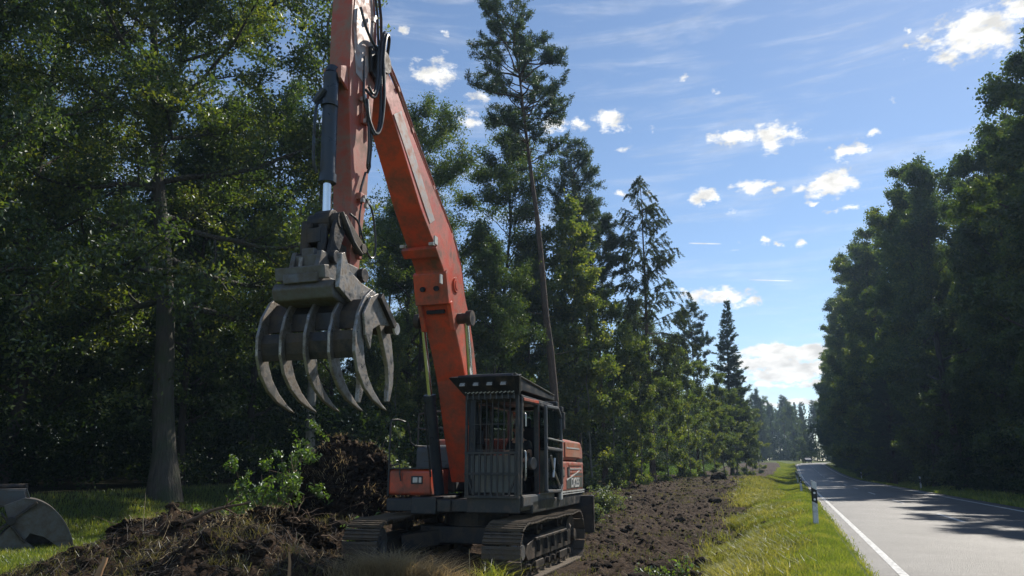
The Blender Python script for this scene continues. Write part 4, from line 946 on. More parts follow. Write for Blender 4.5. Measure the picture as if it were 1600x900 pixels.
def leaves_np(C, size, rs, flat=.5, asp=.55, dirs=None, fold=.25, tone=None):
    """leaf quads (folded rhombi) at centres C"""
    n = len(C); t = unit(rs.normal(size=(n, 3))) if dirs is None else unit(dirs + .35*rs.normal(size=(n, 3)))
    up = unit(rs.normal(size=(n, 3)) + np.array([0, 0, flat*2])); b = unit(np.cross(up, t)); nn = np.cross(t, b)
    s = (size*rs.uniform(.6, 1.35, n))[:, None]
    f = nn*s*fold
    V = np.stack([C - t*s*.5, C + b*s*asp*.5 + f*.5, C + t*s*.5, C - b*s*asp*.5 + f*.5], 1).reshape(-1, 3)
    i = np.arange(n*4).reshape(n, 4)
    tn = np.zeros(n) if tone is None else tone
    return V, i, np.repeat(tn, 4)
def curve_path(rs, p0, d0, length, n, wob, lift=0, droop=0):
    pts = [np.array(p0, float)]; d = unit(np.array(d0, float))
    for i in range(n):
        d = unit(d + rs.normal(size=3)*wob + np.array([0, 0, lift - droop*(i/n)])); pts.append(pts[-1] + d*length/n)
    return np.array(pts)
def broadleaf(seed, H, base, Rc, tr, nl=22, nleaf=45000, leaf=.13, lean=(0, 0), profile='round', up=(15, 60), clump=.22, fork=None, low=0, subs=8, twigs=4, trunk_top=.92, flat=.5, wobs=.10):
    rs = np.random.default_rng(seed); W = []
    n = 14; zs = np.linspace(0, H*trunk_top, n); wob = np.cumsum(rs.normal(size=(n, 2))*wobs*H/22, 0); wob -= wob[0]
    T = np.stack([wob[:, 0]+lean[0]*(zs/H), wob[:, 1]+lean[1]*(zs/H), zs], -1)
    tra = tr*(1-zs/H*.93)*(1+.55*np.exp(-zs/.45)); W.append((T, tra))
    tp = lambda z: np.array([np.interp(z, zs, T[:, i]) for i in range(3)])
    tw = []      # twig paths for the leaves
    def grow(p0, d, L, r, lvl):
        k = 7 if lvl == 0 else 5
        P = curve_path(rs, p0, d, L, k, .16 if lvl == 0 else .2, lift=.06)
        W.append((P, r*np.linspace(1, .22, k+1)))
        if lvl == 0:
            for j in range(subs):
                t = rs.uniform(.25, 1); q = P[int(t*k)] if t < 1 else P[-1]; dd = unit(P[min(k, int(t*k)+1)]-P[max(0, int(t*k)-1)])
                side = unit(rs.normal(size=3)*np.array([1, 1, .7])); grow(q, dd*.7+side*.9, L*rs.uniform(.28, .5)*(1.15-t*.5), r*.45*(1.1-t*.6), 1)
            tw.append(P[-3:])
        elif lvl == 1:
            tw.append(P[1:])
            for j in range(twigs):
                q = P[rs.integers(1, k+1)]; side = unit(rs.normal(size=3)*np.array([1, 1, .8])); dd = unit(P[-1]-P[0])
                Q = curve_path(rs, q, dd*.5+side, L*rs.uniform(.3, .55), 3, .25, lift=-.05); W.append((Q, r*.3*np.linspace(1, .3, 4))); tw.append(Q)
    for i in range(nl):
        f = (i+rs.uniform(.1, .9))/nl; z = base + (H*trunk_top-base)*f**.9
        g = (z-base)/(H-base)
        if profile == 'round': pr = math.sqrt(max(.08, 1-(1.75*g-.75)**2)) if g > .1 else .6+g*2
        elif profile == 'cone': pr = max(.12, 1-g*.95)
        elif profile == 'column': pr = (.65+.35*math.sin(g*3.1))*(1 if g < .75 else (1.05-g)*3.3+.05)
        az = i*2.4+rs.uniform(-.5, .5); el = R(up[0]+(up[1]-up[0])*g+rs.uniform(-12, 12))
        d = np.array([math.cos(az)*math.cos(el), math.sin(az)*math.cos(el), math.sin(el)])
        L = Rc*pr*rs.uniform(.6, 1.22)
        grow(tp(z), d, L, max(.02, tr*(1-z/H*.9)*.5), 0)
    grow(tp(H*trunk_top), np.array([.1, 0, 1]), H*(1-trunk_top)*1.2+.6, tr*.12, 0)
    for i in range(low):
        az = rs.uniform(0, 6.28); z = rs.uniform(.15, 1)*base; grow(tp(z), np.array([math.cos(az), math.sin(az), .2]), Rc*rs.uniform(.15, .35), tr*.08, 1)
    # spread leaves over the twigs, weighted by length
    ln = np.array([np.linalg.norm(q[-1]-q[0])+.15 for q in tw]); pr = ln/ln.sum(); pick = rs.choice(len(tw), nleaf, p=pr)
    mx = max(len(q) for q in tw); arr = np.array([np.pad(q, ((0, mx-len(q)), (0, 0)), mode='edge') for q in tw]); lens = np.array([len(q) for q in tw])
    tt = rs.uniform(0, 1, nleaf)*(lens[pick]-1); i0 = np.minimum(tt.astype(int), lens[pick]-2); fr = (tt-i0)[:, None]
    C = arr[pick, i0]*(1-fr)+arr[pick, i0+1]*fr + rs.normal(size=(nleaf, 3))*clump*np.array([1, 1, .75])
    tone = rs.uniform(0, 1, len(tw))[pick]
    V, F, tn = leaves_np(C, leaf, rs, flat=flat, tone=tone)
    return W, (V, F, tn)
def conifer(seed, H, base, Rc, tr, kind='spruce', nleaf=45000, size=.16, lean=(0, 0), per=6, gap=.45, dead=0):
    rs = np.random.default_rng(seed); W = []
    n = 16; zs = np.linspace(0, H, n); wob = np.cumsum(rs.normal(size=(n, 2))*.035*H/22, 0); wob -= wob[0]
    T = np.stack([wob[:, 0]+lean[0]*(zs/H)**1.3, wob[:, 1]+lean[1]*(zs/H)**1.3, zs], -1); W.append((T, np.maximum(.015, tr*(1-zs/H*.95)*(1+.35*np.exp(-zs/.4)))))
    tp = lambda z: np.array([np.interp(z, zs, T[:, i]) for i in range(3)])
    segs = []; sd = []
    z = base
    while z < H-.2:
        g = (z-base)/(H-base)
        if kind == 'pine': L0 = Rc*(.55+.45*math.sin(min(1, g*1.3)*math.pi*.75))*(1 if g < .8 else (1.08-g)*3.4); cnt = per
        elif kind == 'larch': L0 = Rc*(1-g)**.62*(1 if g > .15 else .8); cnt = per
        else: L0 = Rc*(1-g)**.85+.15; cnt = per
        for j in range(cnt):
            az = rs.uniform(0, 6.28); L = L0*rs.uniform(.55, 1.15)
            if kind == 'pine': el, lift, dr = R(rs.uniform(-5, 35)), .05, .0
            elif kind == 'larch': el, lift, dr = R(rs.uniform(0, 22)+g*20), .0, .16
            else: el, lift, dr = R(rs.uniform(-12, 8)+g*35), .08, .08
            d = np.array([math.cos(az)*math.cos(el), math.sin(az)*math.cos(el), math.sin(el)])
            P = curve_path(rs, tp(z+rs.uniform(-.2, .2)), d, L, 6, .10 if kind != 'pine' else .17, lift=lift, droop=dr)
            r0 = max(.012, tr*(.16 if kind != 'pine' else .22)*(L/Rc)); W.append((P, r0*np.linspace(1, .25, 7)))
            m = max(3, int(L*(5 if kind != 'pine' else 3.6)))
            for q in range(m):
                t = rs.uniform(.22 if kind != 'pine' else .5, 1)
                k = min(5, int(t*6)); c = P[k]+(P[k+1]-P[k])*(t*6-k); dd = unit(P[k+1]-P[k])
                s_ = unit(np.cross(dd, [0, 0, 1]))*rs.choice([-1, 1])
                ll = (1.15-t)*L*.45+.22
                if kind == 'larch': e = unit(dd*.5+s_*.5+np.array([0, 0, -.9]))*rs.uniform(.25, .75)*1.2
                elif kind == 'spruce': e = unit(dd*.8+s_*.8+np.array([0, 0, -.35]))*ll*rs.uniform(.6, 1)
                else: e = unit(dd*.6+s_*.6+rs.normal(size=3)*.4+np.array([0, 0, .35]))*rs.uniform(.3, .8)
                W.append((np.array([c, c+e*.5, c+e]), np.array([.012, .008, .004]))); segs.append((c, c+e)); sd.append(unit(e))
            segs.append((P[3], P[6])); sd.append(unit(P[6]-P[3]))
        z += gap*(1+.5*rs.uniform()) 
    for i in range(dead):
        z = rs.uniform(.25, 1)*base; az = rs.uniform(0, 6.28); P = curve_path(rs, tp(z), [math.cos(az), math.sin(az), -.1], rs.uniform(.3, 1.3), 4, .15); W.append((P, np.linspace(.022, .006, 5)))
    A = np.array([s[0] for s in segs]); B = np.array([s[1] for s in segs]); D = np.array(sd); ln = np.linalg.norm(B-A, axis=1)+.05
    pick = rs.choice(len(A), nleaf, p=ln/ln.sum()); t = rs.uniform(0, 1, (nleaf, 1))
    if kind == 'pine': t = t**.45
    C = A[pick]*(1-t)+B[pick]*t + rs.normal(size=(nleaf, 3))*({'pine': .085, 'larch': .035, 'spruce': .05}[kind])
    dirs = D[pick]*.7 + rs.normal(size=(nleaf, 3))*.7
    V, F, tn = leaves_np(C, size, rs, flat=.3, asp={'pine': .24, 'larch': .3, 'spruce': .3}[kind], dirs=dirs, tone=rs.uniform(0, 1, len(A))[pick])
    return W, (V, F, tn)
def make_tree(name, parts, bark, leafm, loc, rz=0, s=1.0, label=None, cat='tree', group=None):
    W, (V, F, tn) = parts
    t = empty(name, loc, rz); t.scale = (s, s, s)
    v, f = tubes_np(W); link('trunk', np_mesh('trunk', v, f, bark, smooth=True), t)
    link('crown', np_mesh('crown', V, F, leafm, attrs={'tone': tn}), t)
    tag(t, label, cat, group); return t
def put(proto, x, y, rz, s, label, group=None, sz=None, dz=-.12):
    c = copy_tree(proto); c.location = (x, y, gz(x, y)+dz); c.rotation_euler = (0, 0, rz); c.scale = (s, s, sz or s)
    c['label'] = label
    if group: c['group'] = group
    elif 'group' in c: del c['group']
    return c
def at(px, Y, v=None):
    """ground point seen in column px at depth Y"""
    d = pix_dir(px, 735); return d.x/d.y*Y, Y

rr = np.random.default_rng(11)
# --- the individual trees along the left
x, y = at(262, 26)
oakp = broadleaf(101, 25, 6.4, 8.8, .40, nl=30, nleaf=120000, leaf=.165, up=(-5, 55), subs=11, twigs=5, clump=.2, low=3, lean=(-3.4, 0), wobs=.05)
OAK = make_tree('oak_tree', oakp, bark_oak, leaf_oak, (x, y, gz(x, y)-.15), 0, 1, 'large old oak with thick grey trunk and spreading limbs left of the grapple', 'tree')
x, y = at(478, 29)
make_tree('ash_tree', broadleaf(102, 27, 6, 3.6, .2, nl=24, nleaf=20000, leaf=.17, profile='column', up=(35, 65), clump=.22, subs=6), bark_pale, leaf_light, (x, y, gz(x, y)-.1), .4, 1, 'slender tall tree with thin open crown against the sky left of the arm', 'tree')
x, y = at(1, 30)
dec1 = make_tree('broadleaf_tree', broadleaf(103, 23, 2.5, 5.6, .26, nl=30, nleaf=70000, leaf=.14, low=4), bark_dark, leaf_dark, (x, y, gz(x, y)-.1), 1, 1, 'dark leafy tree at the far left behind the grapple bucket', 'tree')
x, y = at(652, 44)
dec2 = make_tree('broadleaf_tree', broadleaf(104, 24.5, 3, 5.2, .24, nl=30, nleaf=65000, leaf=.15, profile='column', low=3), bark_dark, leaf_oak, (x, y, gz(x, y)-.1), 2, 1, 'tall bushy tree seen between the boom and the arm of the excavator', 'tree')
x, y = at(790, 43)
make_tree('broadleaf_tree', broadleaf(105, 22, 2.5, 4.0, .2, nl=32, nleaf=70000, leaf=.14, profile='column', low=6), bark_dark, leaf_dark, (x, y, gz(x, y)-.1), 2, 1, 'dense dark tree below the crown of the leaning pine', 'tree')
x, y = at(873, 36); xt = -0.0*36
PINE = make_tree('pine_tree', conifer(106, 26.6, 17.2, 3.0, .24, 'pine', 40000, .19, lean=(-2.35, .5), per=6, gap=.5, dead=14), bark_pine, needle, (x, y, gz(x, y)-.1), 0, 1, 'very tall leaning pine with a bare trunk, rising above all others behind the cab', 'tree')
x, y = at(908, 46)
PINE2 = make_tree('pine_tree', conifer(107, 22.5, 10.5, 1.9, .2, 'pine', 40000, .18, per=7, gap=.42, dead=14), bark_pine, needle, (x, y, gz(x, y)-.1), 1, 1, 'pine with a pointed dense crown just right of the tallest leaning pine', 'tree')
x, y = at(945, 49)
PINE3 = make_tree('pine_tree', conifer(108, 18.6, 11.5, 2.4, .17, 'pine', 36000, .2, lean=(-.5, 0), per=5, gap=.5, dead=16), bark_pine, needle, (x, y, gz(x, y)-.1), 0, 1, 'shorter pine with a flat tufted crown, between the pointed pine and the larch', 'tree')
x, y = at(1020, 50)
LARCH = make_tree('larch_tree', conifer(109, 21.6, 5.5, 4.3, .2, 'larch', 72000, .14, per=5, gap=.42, dead=20), bark_pine, needle_larch, (x, y, gz(x, y)-.1), 0, 1, 'tall larch with sparse drooping branches standing against the sky at the field edge', 'tree')
x, y = at(1092, 76)
p4 = put(PINE3, x, y, 2.0, .92, 'small thin pine with an open round top, right of the larch')
x, y = at(1144, 84)
SPR = make_tree('spruce_tree', conifer(110, 20, 2.0, 3.4, .2, 'spruce', 80000, .19, per=9, gap=.32, lean=(.6, 0)), bark_dark, needle, (x, y, gz(x, y)-.1), 0, 1, 'dark dense conifer with a ragged top, the last tall one before the road', 'tree')

# saplings and young trees in the sunny edge of the wood
YB = [make_tree('young_tree', broadleaf(120+i, 12, .5, [2.3, 1.9, 2.6][i], .07, nl=[15, 18, 13][i], nleaf=13000, leaf=.17, profile=['round', 'column', 'round'][i], up=(15, 65), low=6, clump=.16, subs=6, twigs=3), bark_pale, leaf_light, (0, 0, 0)) for i in range(3)]
young = [(856, 42, 1.2), (896, 43, 1.38), (925, 42, 1.0), (960, 45, .95), (985, 52, .9), (1003, 46, .72), (1045, 52, .80), (1062, 60, .92), (1080, 58, .7), (1100, 66, .82), (1118, 64, .62), (1132, 72, .78), (1152, 76, .7), (1168, 86, .8), (1176, 84, .6), (1186, 104, .7), (690, 40, .9), (725, 38, .8), (755, 36, .85), (610, 36, .7), (820, 42, 1.05)]
names = {0: 'young leafy tree directly behind the cab mirror', 1: 'tallest of the young pale green trees, beside the leaning pine trunk'}
spots_lbl = ['behind the rear of the cab', 'tallest of the pale green ones, just right of the leaning pine trunk', 'left of the short pine trunk', 'just right of the short pine trunk', 'behind the larch, on its left', 'small, at the left foot of the larch', 'just right of the larch trunk', 'taller, second right of the larch', 'small, third right of the larch', 'under the small thin pine', 'short, between the small thin pine and the dark conifer', 'at the left side of the dark ragged conifer', 'in front of the dark ragged conifer', 'right of the dark ragged conifer', 'short, at the last corner of the field edge', 'farthest along the field edge before the road', 'left of the boom foot beyond the machine', 'behind the boom of the machine', 'behind the left front corner of the cab roof', 'beyond the orange tool box', 'between the cab roof and the leaning pine']
for i, (px, Y, s) in enumerate(young):
    x, y = at(px, Y); lb = 'young leafy tree ' + spots_lbl[i]; lb = ' '.join(lb.replace(',', '').split()[:16])
    if i < 3: o = YB[i]; o.location = (x, y, gz(x, y)-.1); o.scale = (s, s, s); o['label'] = lb; o['category'] = 'tree'; o['group'] = 'young trees along the sunny field edge'
    else: put(YB[i % 3], x, y, i*1.7, s, lb, 'young trees along the sunny field edge')
# the wood behind, left
DK = [dec1, dec2]
DK.append(make_tree('broadleaf_tree', broadleaf(130, 21, 1.5, 4.6, .2, nl=34, nleaf=60000, leaf=.16, profile='column', low=10), bark_dark, leaf_dark, (*at(390, 37), 0), 2, 1, 'full dark tree behind and right of the oak', 'tree'))
DK[2].location.z = gz(*at(390, 37))-.1
G1 = 'trees deep in the left wood'; L1 = 'leafy tree deep in the shaded wood on the left, behind the trees of the edge'
k = 0
for w0 in np.arange(6, 150, 7.2):
    for v0 in ((23, 30, 38) if w0 < 30 else (15.5, 22, 30)):
        v = v0+rr.uniform(-2.2, 2.2); w = w0+rr.uniform(-2.5, 2.5); x, y = xy(v+bend(w), w)
        az = math.degrees(math.atan2(x, y))
        if az < -52 or math.hypot(x-OAK.location.x, y-OAK.location.y) < 4.5: continue
        px = 800+1156*x/y*1.03
        s = rr.uniform(.75, .95)
        if 425 < px < 545: s *= .78
        elif 700 < px < 800: s *= .74
        if px > 800: s = rr.uniform(.52, .68) if w0 < 90 else rr.uniform(.6, .78)
        if w0 > 80 or px > 800:
            src = [DK[2], PINE2, SPR, DK[1], SPR][k % 5]
            lb, gp = ('mixed tree in the shaded wood behind the sunny young trees', 'trees of the wood behind the field edge')
            if src in (PINE2, SPR): s *= 1.05
        else: src = DK[k % 3]; lb, gp = L1, G1
        put(src, x, y, rr.uniform(0, 6.28), s, lb, gp); k += 1
for rad in (46, 56, 68, 82):
    for a in np.arange(-46, 12, 5.6*57.3/rad):
        a2 = R(a+rr.uniform(-1.5, 1.5)); r2 = rad+rr.uniform(-3, 3); x, y = math.sin(a2)*r2, math.cos(a2)*r2; v, w = vw(x, y)
        if v < 15 or (rad < 50 and a > -22): continue
        px = 800+1156*x/y*1.03; s = rr.uniform(.8, 1.0)*(1 if px < 425 else .62 if px < 800 else .5+.05*(rad > 60))
        put([DK[2], DK[0], DK[2]][k % 3], x, y, rr.uniform(0, 6.28), s, L1 if px < 800 else 'mixed tree in the shaded wood behind the sunny young trees', G1 if px < 800 else 'trees of the wood behind the field edge'); k += 1
# --- right-hand side row
RT = [make_tree('broadleaf_tree', broadleaf(140+i, 25, 1.6, [5.4, 4.8][i], .3, nl=25, nleaf=80000, leaf=.22, up=(5, 58), profile=['round', 'column'][i], low=14, clump=.2, subs=9), bark_dark, [leaf_dark, leaf_oak][i], (0, 0, 0)) for i in range(2)]
GR_ = 'dense tree row right of the road'; LR = 'tall dark leafy tree in the dense row along the right side of the road'
first = [True, True]
k = 0
for (v0, w0, w1, stp) in ((-11.8, 42, 226, 6.0), (-17.5, 40, 226, 6.5), (-25, 36, 220, 9.0)):
    for w in np.arange(w0, w1, stp):
        v = v0+rr.uniform(-.7, .7) + ((-2.4 if w < 62 else -.4 if w < 88 else 1.5 if w < 135 else .2) if v0 > -13 else 0); ww = w+rr.uniform(-1.5, 1.5); x, y = xy(v+bend(ww)*1.0, ww); s = (rr.uniform(.84, .92) if w < 66 else rr.uniform(1.0, 1.1) if w < 88 else rr.uniform(1.1, 1.24) if w < 150 else rr.uniform(1.0, 1.12)) if v0 > -13 else rr.uniform(.85, 1.0)
        j = k % 2; k += 1
        if v0 > -13 and 80 < w < 200 and k % 4 == 1:
            put(SPR, x, y, rr.uniform(0, 6), rr.uniform(.85, 1.05), 'dark conifer standing in the dense row along the right side of the road', 'conifers in the row right of the road'); continue
        if first[j]:
            first[j] = False; o = RT[j]; o.location = (x, y, gz(x, y)-.1); o.scale = (s, s, s); o['label'] = LR; o['group'] = GR_; o['category'] = 'tree'
        else: put(RT[j], x, y, rr.uniform(0, 6.28), s, LR, GR_)
# --- beyond the bend
k = 0
for w in (212, 228, 243, 260, 276, 292):
    for v in np.arange(-36, 60, 4.6):
        if w < 235 and v < 8+ (w-190)*.05: continue
        ww = w+rr.uniform(-6, 6); vv_ = v+rr.uniform(-3, 3); x, y = xy(vv_, ww)
        if -11 < vv_-bend(ww) < 3: continue
        src = [SPR, PINE2, DK[2], SPR][k % 4] if w > 250 else [SPR, DK[2]][k % 2]; k += 1
        put(src, x, y, rr.uniform(0, 6.28), rr.uniform(.8, 1.02), 'distant conifer or leafy tree closing the view where the road bends', 'far trees beyond the road bend')

for w in (310, 326, 342):
    for v in np.arange(-75, 60, 5.0):
        x, y = xy(v+rr.uniform(-2, 2), w+rr.uniform(-5, 5)); put([SPR, DK[2], PINE2][k % 3], x, y, rr.uniform(0, 6.28), rr.uniform(.85, 1.05), 'distant conifer or leafy tree closing the view where the road bends', 'far trees beyond the road bend'); k += 1
# ------------------------------------------------------------------ undergrowth of the wood
def clump_leaves(name, centres, rad, per, size, m, seed, squash=.6):
    rs = np.random.default_rng(seed); n = len(centres); C = np.repeat(centres, per, 0); r = np.repeat(rad, per)[:, None]
    C = C + unit(rs.normal(size=C.shape))*np.cbrt(rs.uniform(.1, 1, (len(C), 1)))*r*np.array([1, 1, squash])
    V, F, tn = leaves_np(C, size, rs, flat=.6, tone=np.repeat(rs.uniform(0, 1, n), per))
    return tag(link(name, np_mesh(name, V, F, m, attrs={'tone': tn})), kind='stuff')
rs = np.random.default_rng(21)
def wood_points(n, v0, v1, w0, w1, dv=None):
    v = rs.uniform(v0, v1, n); w = rs.uniform(w0, w1, n); x, y = xy(v+bend(w), w); return x, y
x1, y1_ = wood_points(2300, 13.4, 28, 24, 170); x2, y2_ = wood_points(1700, 23.5, 60, -25, 34); 
x = np.concatenate([x1, x2]); y = np.concatenate([y1_, y2_])
h = rs.uniform(0, 1, len(x))**1.2*np.where(np.arange(len(x)) < 2300, 4.0, 6.5)
kp = np.hypot(x-OAK.location.x, y-OAK.location.y) > 2.5; x, y, h = x[kp], y[kp], h[kp]
clump_leaves('undergrowth', np.stack([x, y, ground_z(x, y, False)+h+.2], -1), rs.uniform(.6, 1.3, len(x)), 95, .19, shade_tint_leaf, 22)['label'] = 'dark leafy undergrowth filling the foot of the left wood'
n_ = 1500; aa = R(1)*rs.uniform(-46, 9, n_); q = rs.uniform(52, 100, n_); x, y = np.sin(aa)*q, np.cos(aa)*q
clump_leaves('undergrowth', np.stack([x, y, ground_z(x, y, False)+rs.uniform(0, 1, n_)*9], -1), rs.uniform(1.2, 2.4, n_), 70, .42, shade_tint_leaf, 27)['label'] = 'dark foliage deep inside the left wood'
x, y = wood_points(330, 12.2, 14.5, 28, 150); 
clump_leaves('edge_scrub', np.stack([x, y, ground_z(x, y, False)+rs.uniform(.1, .9, len(x))], -1), rs.uniform(.3, .7, len(x)), 110, .12, shrub_leaf, 23)['label'] = 'low green scrub along the far edge of the dug field'
x, y = wood_points(1500, -16, -11.2, 30, 190)
clump_leaves('undergrowth', np.stack([x, y, ground_z(x, y, False)+rs.uniform(0, 1, len(x))**1.5*4], -1), rs.uniform(.4, 1.0, len(x)), 90, .17, shade_tint_leaf, 24)['label'] = 'dark undergrowth below the tree row right of the road'

vv_ = rs.uniform(-40, 62, 1500); ww_ = rs.uniform(215, 300, 1500); kk = ~((vv_-bend(ww_) > -10) & (vv_-bend(ww_) < 2)) & ~((ww_ < 240) & (vv_ < 7)); x, y = xy(vv_[kk], ww_[kk]); x3, y3 = xy(rs.uniform(-80, 60, 700), rs.uniform(302, 345, 700)); x, y = np.concatenate([x, x3]), np.concatenate([y, y3])
clump_leaves('undergrowth', np.stack([x, y, ground_z(x, y, False)+rs.uniform(0, 1, len(x))**1.2*7], -1), rs.uniform(1.0, 2.2, len(x)), 70, .4, shade_tint_leaf, 25)['label'] = 'dark foliage closing the wood beyond the road bend'

# ------------------------------------------------------------------ shrubs
def shrub(name, x, y, h, r, nl, leaf, m, label, seed, lean=(0, 0), cat='shrub', dz=0):
    rs = np.random.default_rng(seed); W = []; tw = []
    for i in range(14):
        az = rs.uniform(0, 6.28); d = [math.cos(az)*.6+lean[0], math.sin(az)*.6+lean[1], rs.uniform(.7, 1.6)]
        P = curve_path(rs, [0, 0, 0], d, h*rs.uniform(.55, 1.15), 6, .15, droop=.12); W.append((P, np.linspace(.018, .005, 7)))
        for j in range(8):
            k = rs.integers(1, 7); Q = curve_path(rs, P[k], rs.normal(size=3)+np.array([lean[0], 0, .5]), r*rs.uniform(.3, .7), 3, .2, droop=.1); W.append((Q, np.linspace(.008, .003, 4))); tw.append(Q)
    pick = rs.integers(0, len(tw), nl); arr = np.array(tw); t = rs.uniform(0, 2.99, nl); i0 = t.astype(int); fr = (t-i0)[:, None]
    C = arr[pick, i0]*(1-fr)+arr[pick, i0+1]*fr+rs.normal(size=(nl, 3))*.045
    V, F, tn = leaves_np(C, leaf, rs, flat=1.0, asp=.5, tone=rs.uniform(0, 1, len(tw))[pick], fold=.2)
    t = empty(name, (x, y, gz(x, y)-.05+dz)); v, f = tubes_np(W); link('stem', np_mesh('stem', v, f, root_m, smooth=True), t); link('foliage', np_mesh('foliage', V, F, m, attrs={'tone': tn}), t)
    return tag(t, label, cat)
def atz(px, Y): return at(px, Y)
shrub('shrub', *at(418, 17), 2.1, .5, 4600, .085, shrub_leaf, 'bright green upright shrub growing beside the tall root mound', 31, (-.05, 0))
shrub('shrub', *at(400, 16), 1.25, .7, 1500, .10, shrub_leaf, 'low leafy branch sticking out left from the foot of the bright shrub', 32, (-.7, 0))
shrub('shrub', *at(545, 22.5), 2.9, 1.1, 5200, .10, shrub_leaf, 'pale green shrub standing behind the root mound', 33)
shrub('shrub', *at(590, 25), 3.2, 1.3, 4200, .11, pale_leaf, 'loose pale shrub behind the handrail of the excavator', 34)
shrub('shrub', *at(556, 14.4), .7, .4, 700, .085, shrub_leaf, 'small bright sapling between the root mound and the track', 35, (.2, 0))
shrub('shrub', *at(940, 29), .9, 1.0, 3200, .10, pale_leaf, 'low pale leafy bush at the field edge behind the rear blade', 36, (.1, 0))
shrub('shrub', *at(925, 25), .7, .7, 1300, .09, pale_leaf, 'small pale weed clump right beside the rear blade', 37, (.1, 0))
shrub('shrub', *at(1010, 13.0), .35, .45, 500, .085, pale_leaf, 'small broad-leaved weed in the dug soil at the bottom of the field', 38, (.1, 0))
shrub('shrub', *at(1048, 12.6), .4, .45, 420, .08, shrub_leaf, 'green weed right of the broad-leaved one at the bottom of the field', 39, (.1, 0))

# ------------------------------------------------------------------ blades
def blades(name, x, y, h, wd, m, seed, label, z=None, bendy=.5, wind=(0, 0), kind='stuff', parent=None):
    rs = np.random.default_rng(seed); n = len(x); z = ground_z(x, y) if z is None else z
    h = h*rs.uniform(.5, 1.3, n); az = rs.uniform(0, 2*np.pi, n); B = np.stack([x, y, z-.01], -1)
    side = np.stack([np.cos(az), np.sin(az), np.zeros(n)], -1)*np.asarray(wd).reshape(-1, 1)*.5
    la = rs.uniform(0, 2*np.pi, n); ln = np.stack([np.cos(la)+wind[0], np.sin(la)+wind[1], np.zeros(n)], -1)*(h*bendy*rs.uniform(.2, 1.2, n))[:, None]
    up = np.array([0, 0, 1.])*h[:, None]
    V = np.stack([B-side, B+side, B+side*.75+up*.55+ln*.3, B-side*.75+up*.55+ln*.3, B+up*(1-.25*bendy)+ln], 1).reshape(-1, 3)
    i = np.arange(n)*5; Q = np.stack([i, i+1, i+2, i+3], -1); T = np.stack([i+3, i+2, i+4], -1)
    tone = np.repeat(np.clip(fbm(x*1.2, y*1.2, 3)*1.6-.3+rs.uniform(-.2, .2, n), 0, 1), 5)
    o = link(name, np_mesh(name, V, [Q, T], m, attrs={'tone': tone}), parent)
    if kind: tag(o, label, kind=kind)
    return o
rs = np.random.default_rng(41)
def verge_pts(n, w0, w1, va=-.72, vb=2.2, power=1.0):
    w = w0+(w1-w0)*rs.uniform(0, 1, n)**power; e = edge_v(w)+.5; v = va+(e+.5-va)*rs.uniform(0, 1, n); x, y = xy(v+bend(w), w)
    d = dirt_mask(x, y); k = rs.uniform(0, 1, n) > d*1.05; return x[k], y[k]
X, Y = [], []
a = verge_pts(230000, 9, 28); b = verge_pts(170000, 28, 75); c = verge_pts(80000, 75, 210)
blades('grass', a[0], a[1], .13, .008, grass_m, 42, 'bright sunlit grass on the verge beside the road')
blades('grass', b[0], b[1], .15, .016, grass_m, 43, 'bright sunlit grass on the verge farther up the road')
blades('grass', c[0], c[1], .2, .04, grass_m, 44, 'grass on the distant verge below the road crest')
# longer yellowed grass where verge meets soil
w = 8+72*rs.uniform(0, 1, 110000)**1.6; v = edge_v(w)-.15+rs.normal(size=110000)*.5; x, y = xy(v, w); kz = (rs.uniform(0, 1, 110000) < sstep(fbm(x*1.1, y*1.1, 3), .36, .58)) & (v > -.3)
blades('rough_grass', x[kz], y[kz], .26, .010+.0003*w[kz], leaf_mat('rough_grass_blades', (.1, .12, .03), (.22, .22, .07), (.42, .36, .16), .45, .03), 45, 'long yellowish grass along the edge of the dug soil', bendy=.8)
# grass around the bucket and below the wood
v = rs.uniform(12.0, 21.5, 150000); w = rs.uniform(4, 26, 150000); x, y = xy(v, w); d = dirt_mask(x, y); kk = (rs.uniform(0, 1, len(x)) > d*1.1) & (rs.uniform(0, 1, len(x)) < sstep(22-v, 0, 4)*.8+.2)
blades('grass', x[kk], y[kk], .17, .013, grass_m, 46, 'grass round the old grab bucket and below the oak')
# right roadside
w = rs.uniform(20, 190, 60000); v = -8.15-rs.uniform(0, 1, 60000)**1.3*3.5; x, y = xy(v+bend(w), w)
blades('grass', x, y, .2, .012+.0003*w, grass_m, 47, 'shaded grass strip right of the road')
w = 8+90*rs.uniform(0, 1, 26000)**1.5; v = -.74-np.abs(rs.normal(size=26000))*.10; x, y = xy(v, w)
blades('grass', x, y, .07, .008+.0003*w, grass_m, 49, 'short grass creeping over the edge of the asphalt', z=road_z(w)+.01)
# straw, stalks and weeds scattered on the soil
v = rs.uniform(1.2, 13, 120000); w = rs.uniform(7, 60, 120000); x, y = xy(v, w); d = dirt_mask(x, y); pt = sstep(fbm(x*.8+7, y*.8, 4), .55, .7)
kk = (d > .5) & (rs.uniform(0, 1, len(x)) < pt*.55+.03)
blades('soil_weeds', x[kk], y[kk], .13, .009+.0002*w[kk], leaf_mat('soil_weed_blades', (.06, .08, .03), (.16, .15, .07), (.36, .29, .17), .35, .03), 48, 'scattered straw and weeds in the dug soil', bendy=1.3)
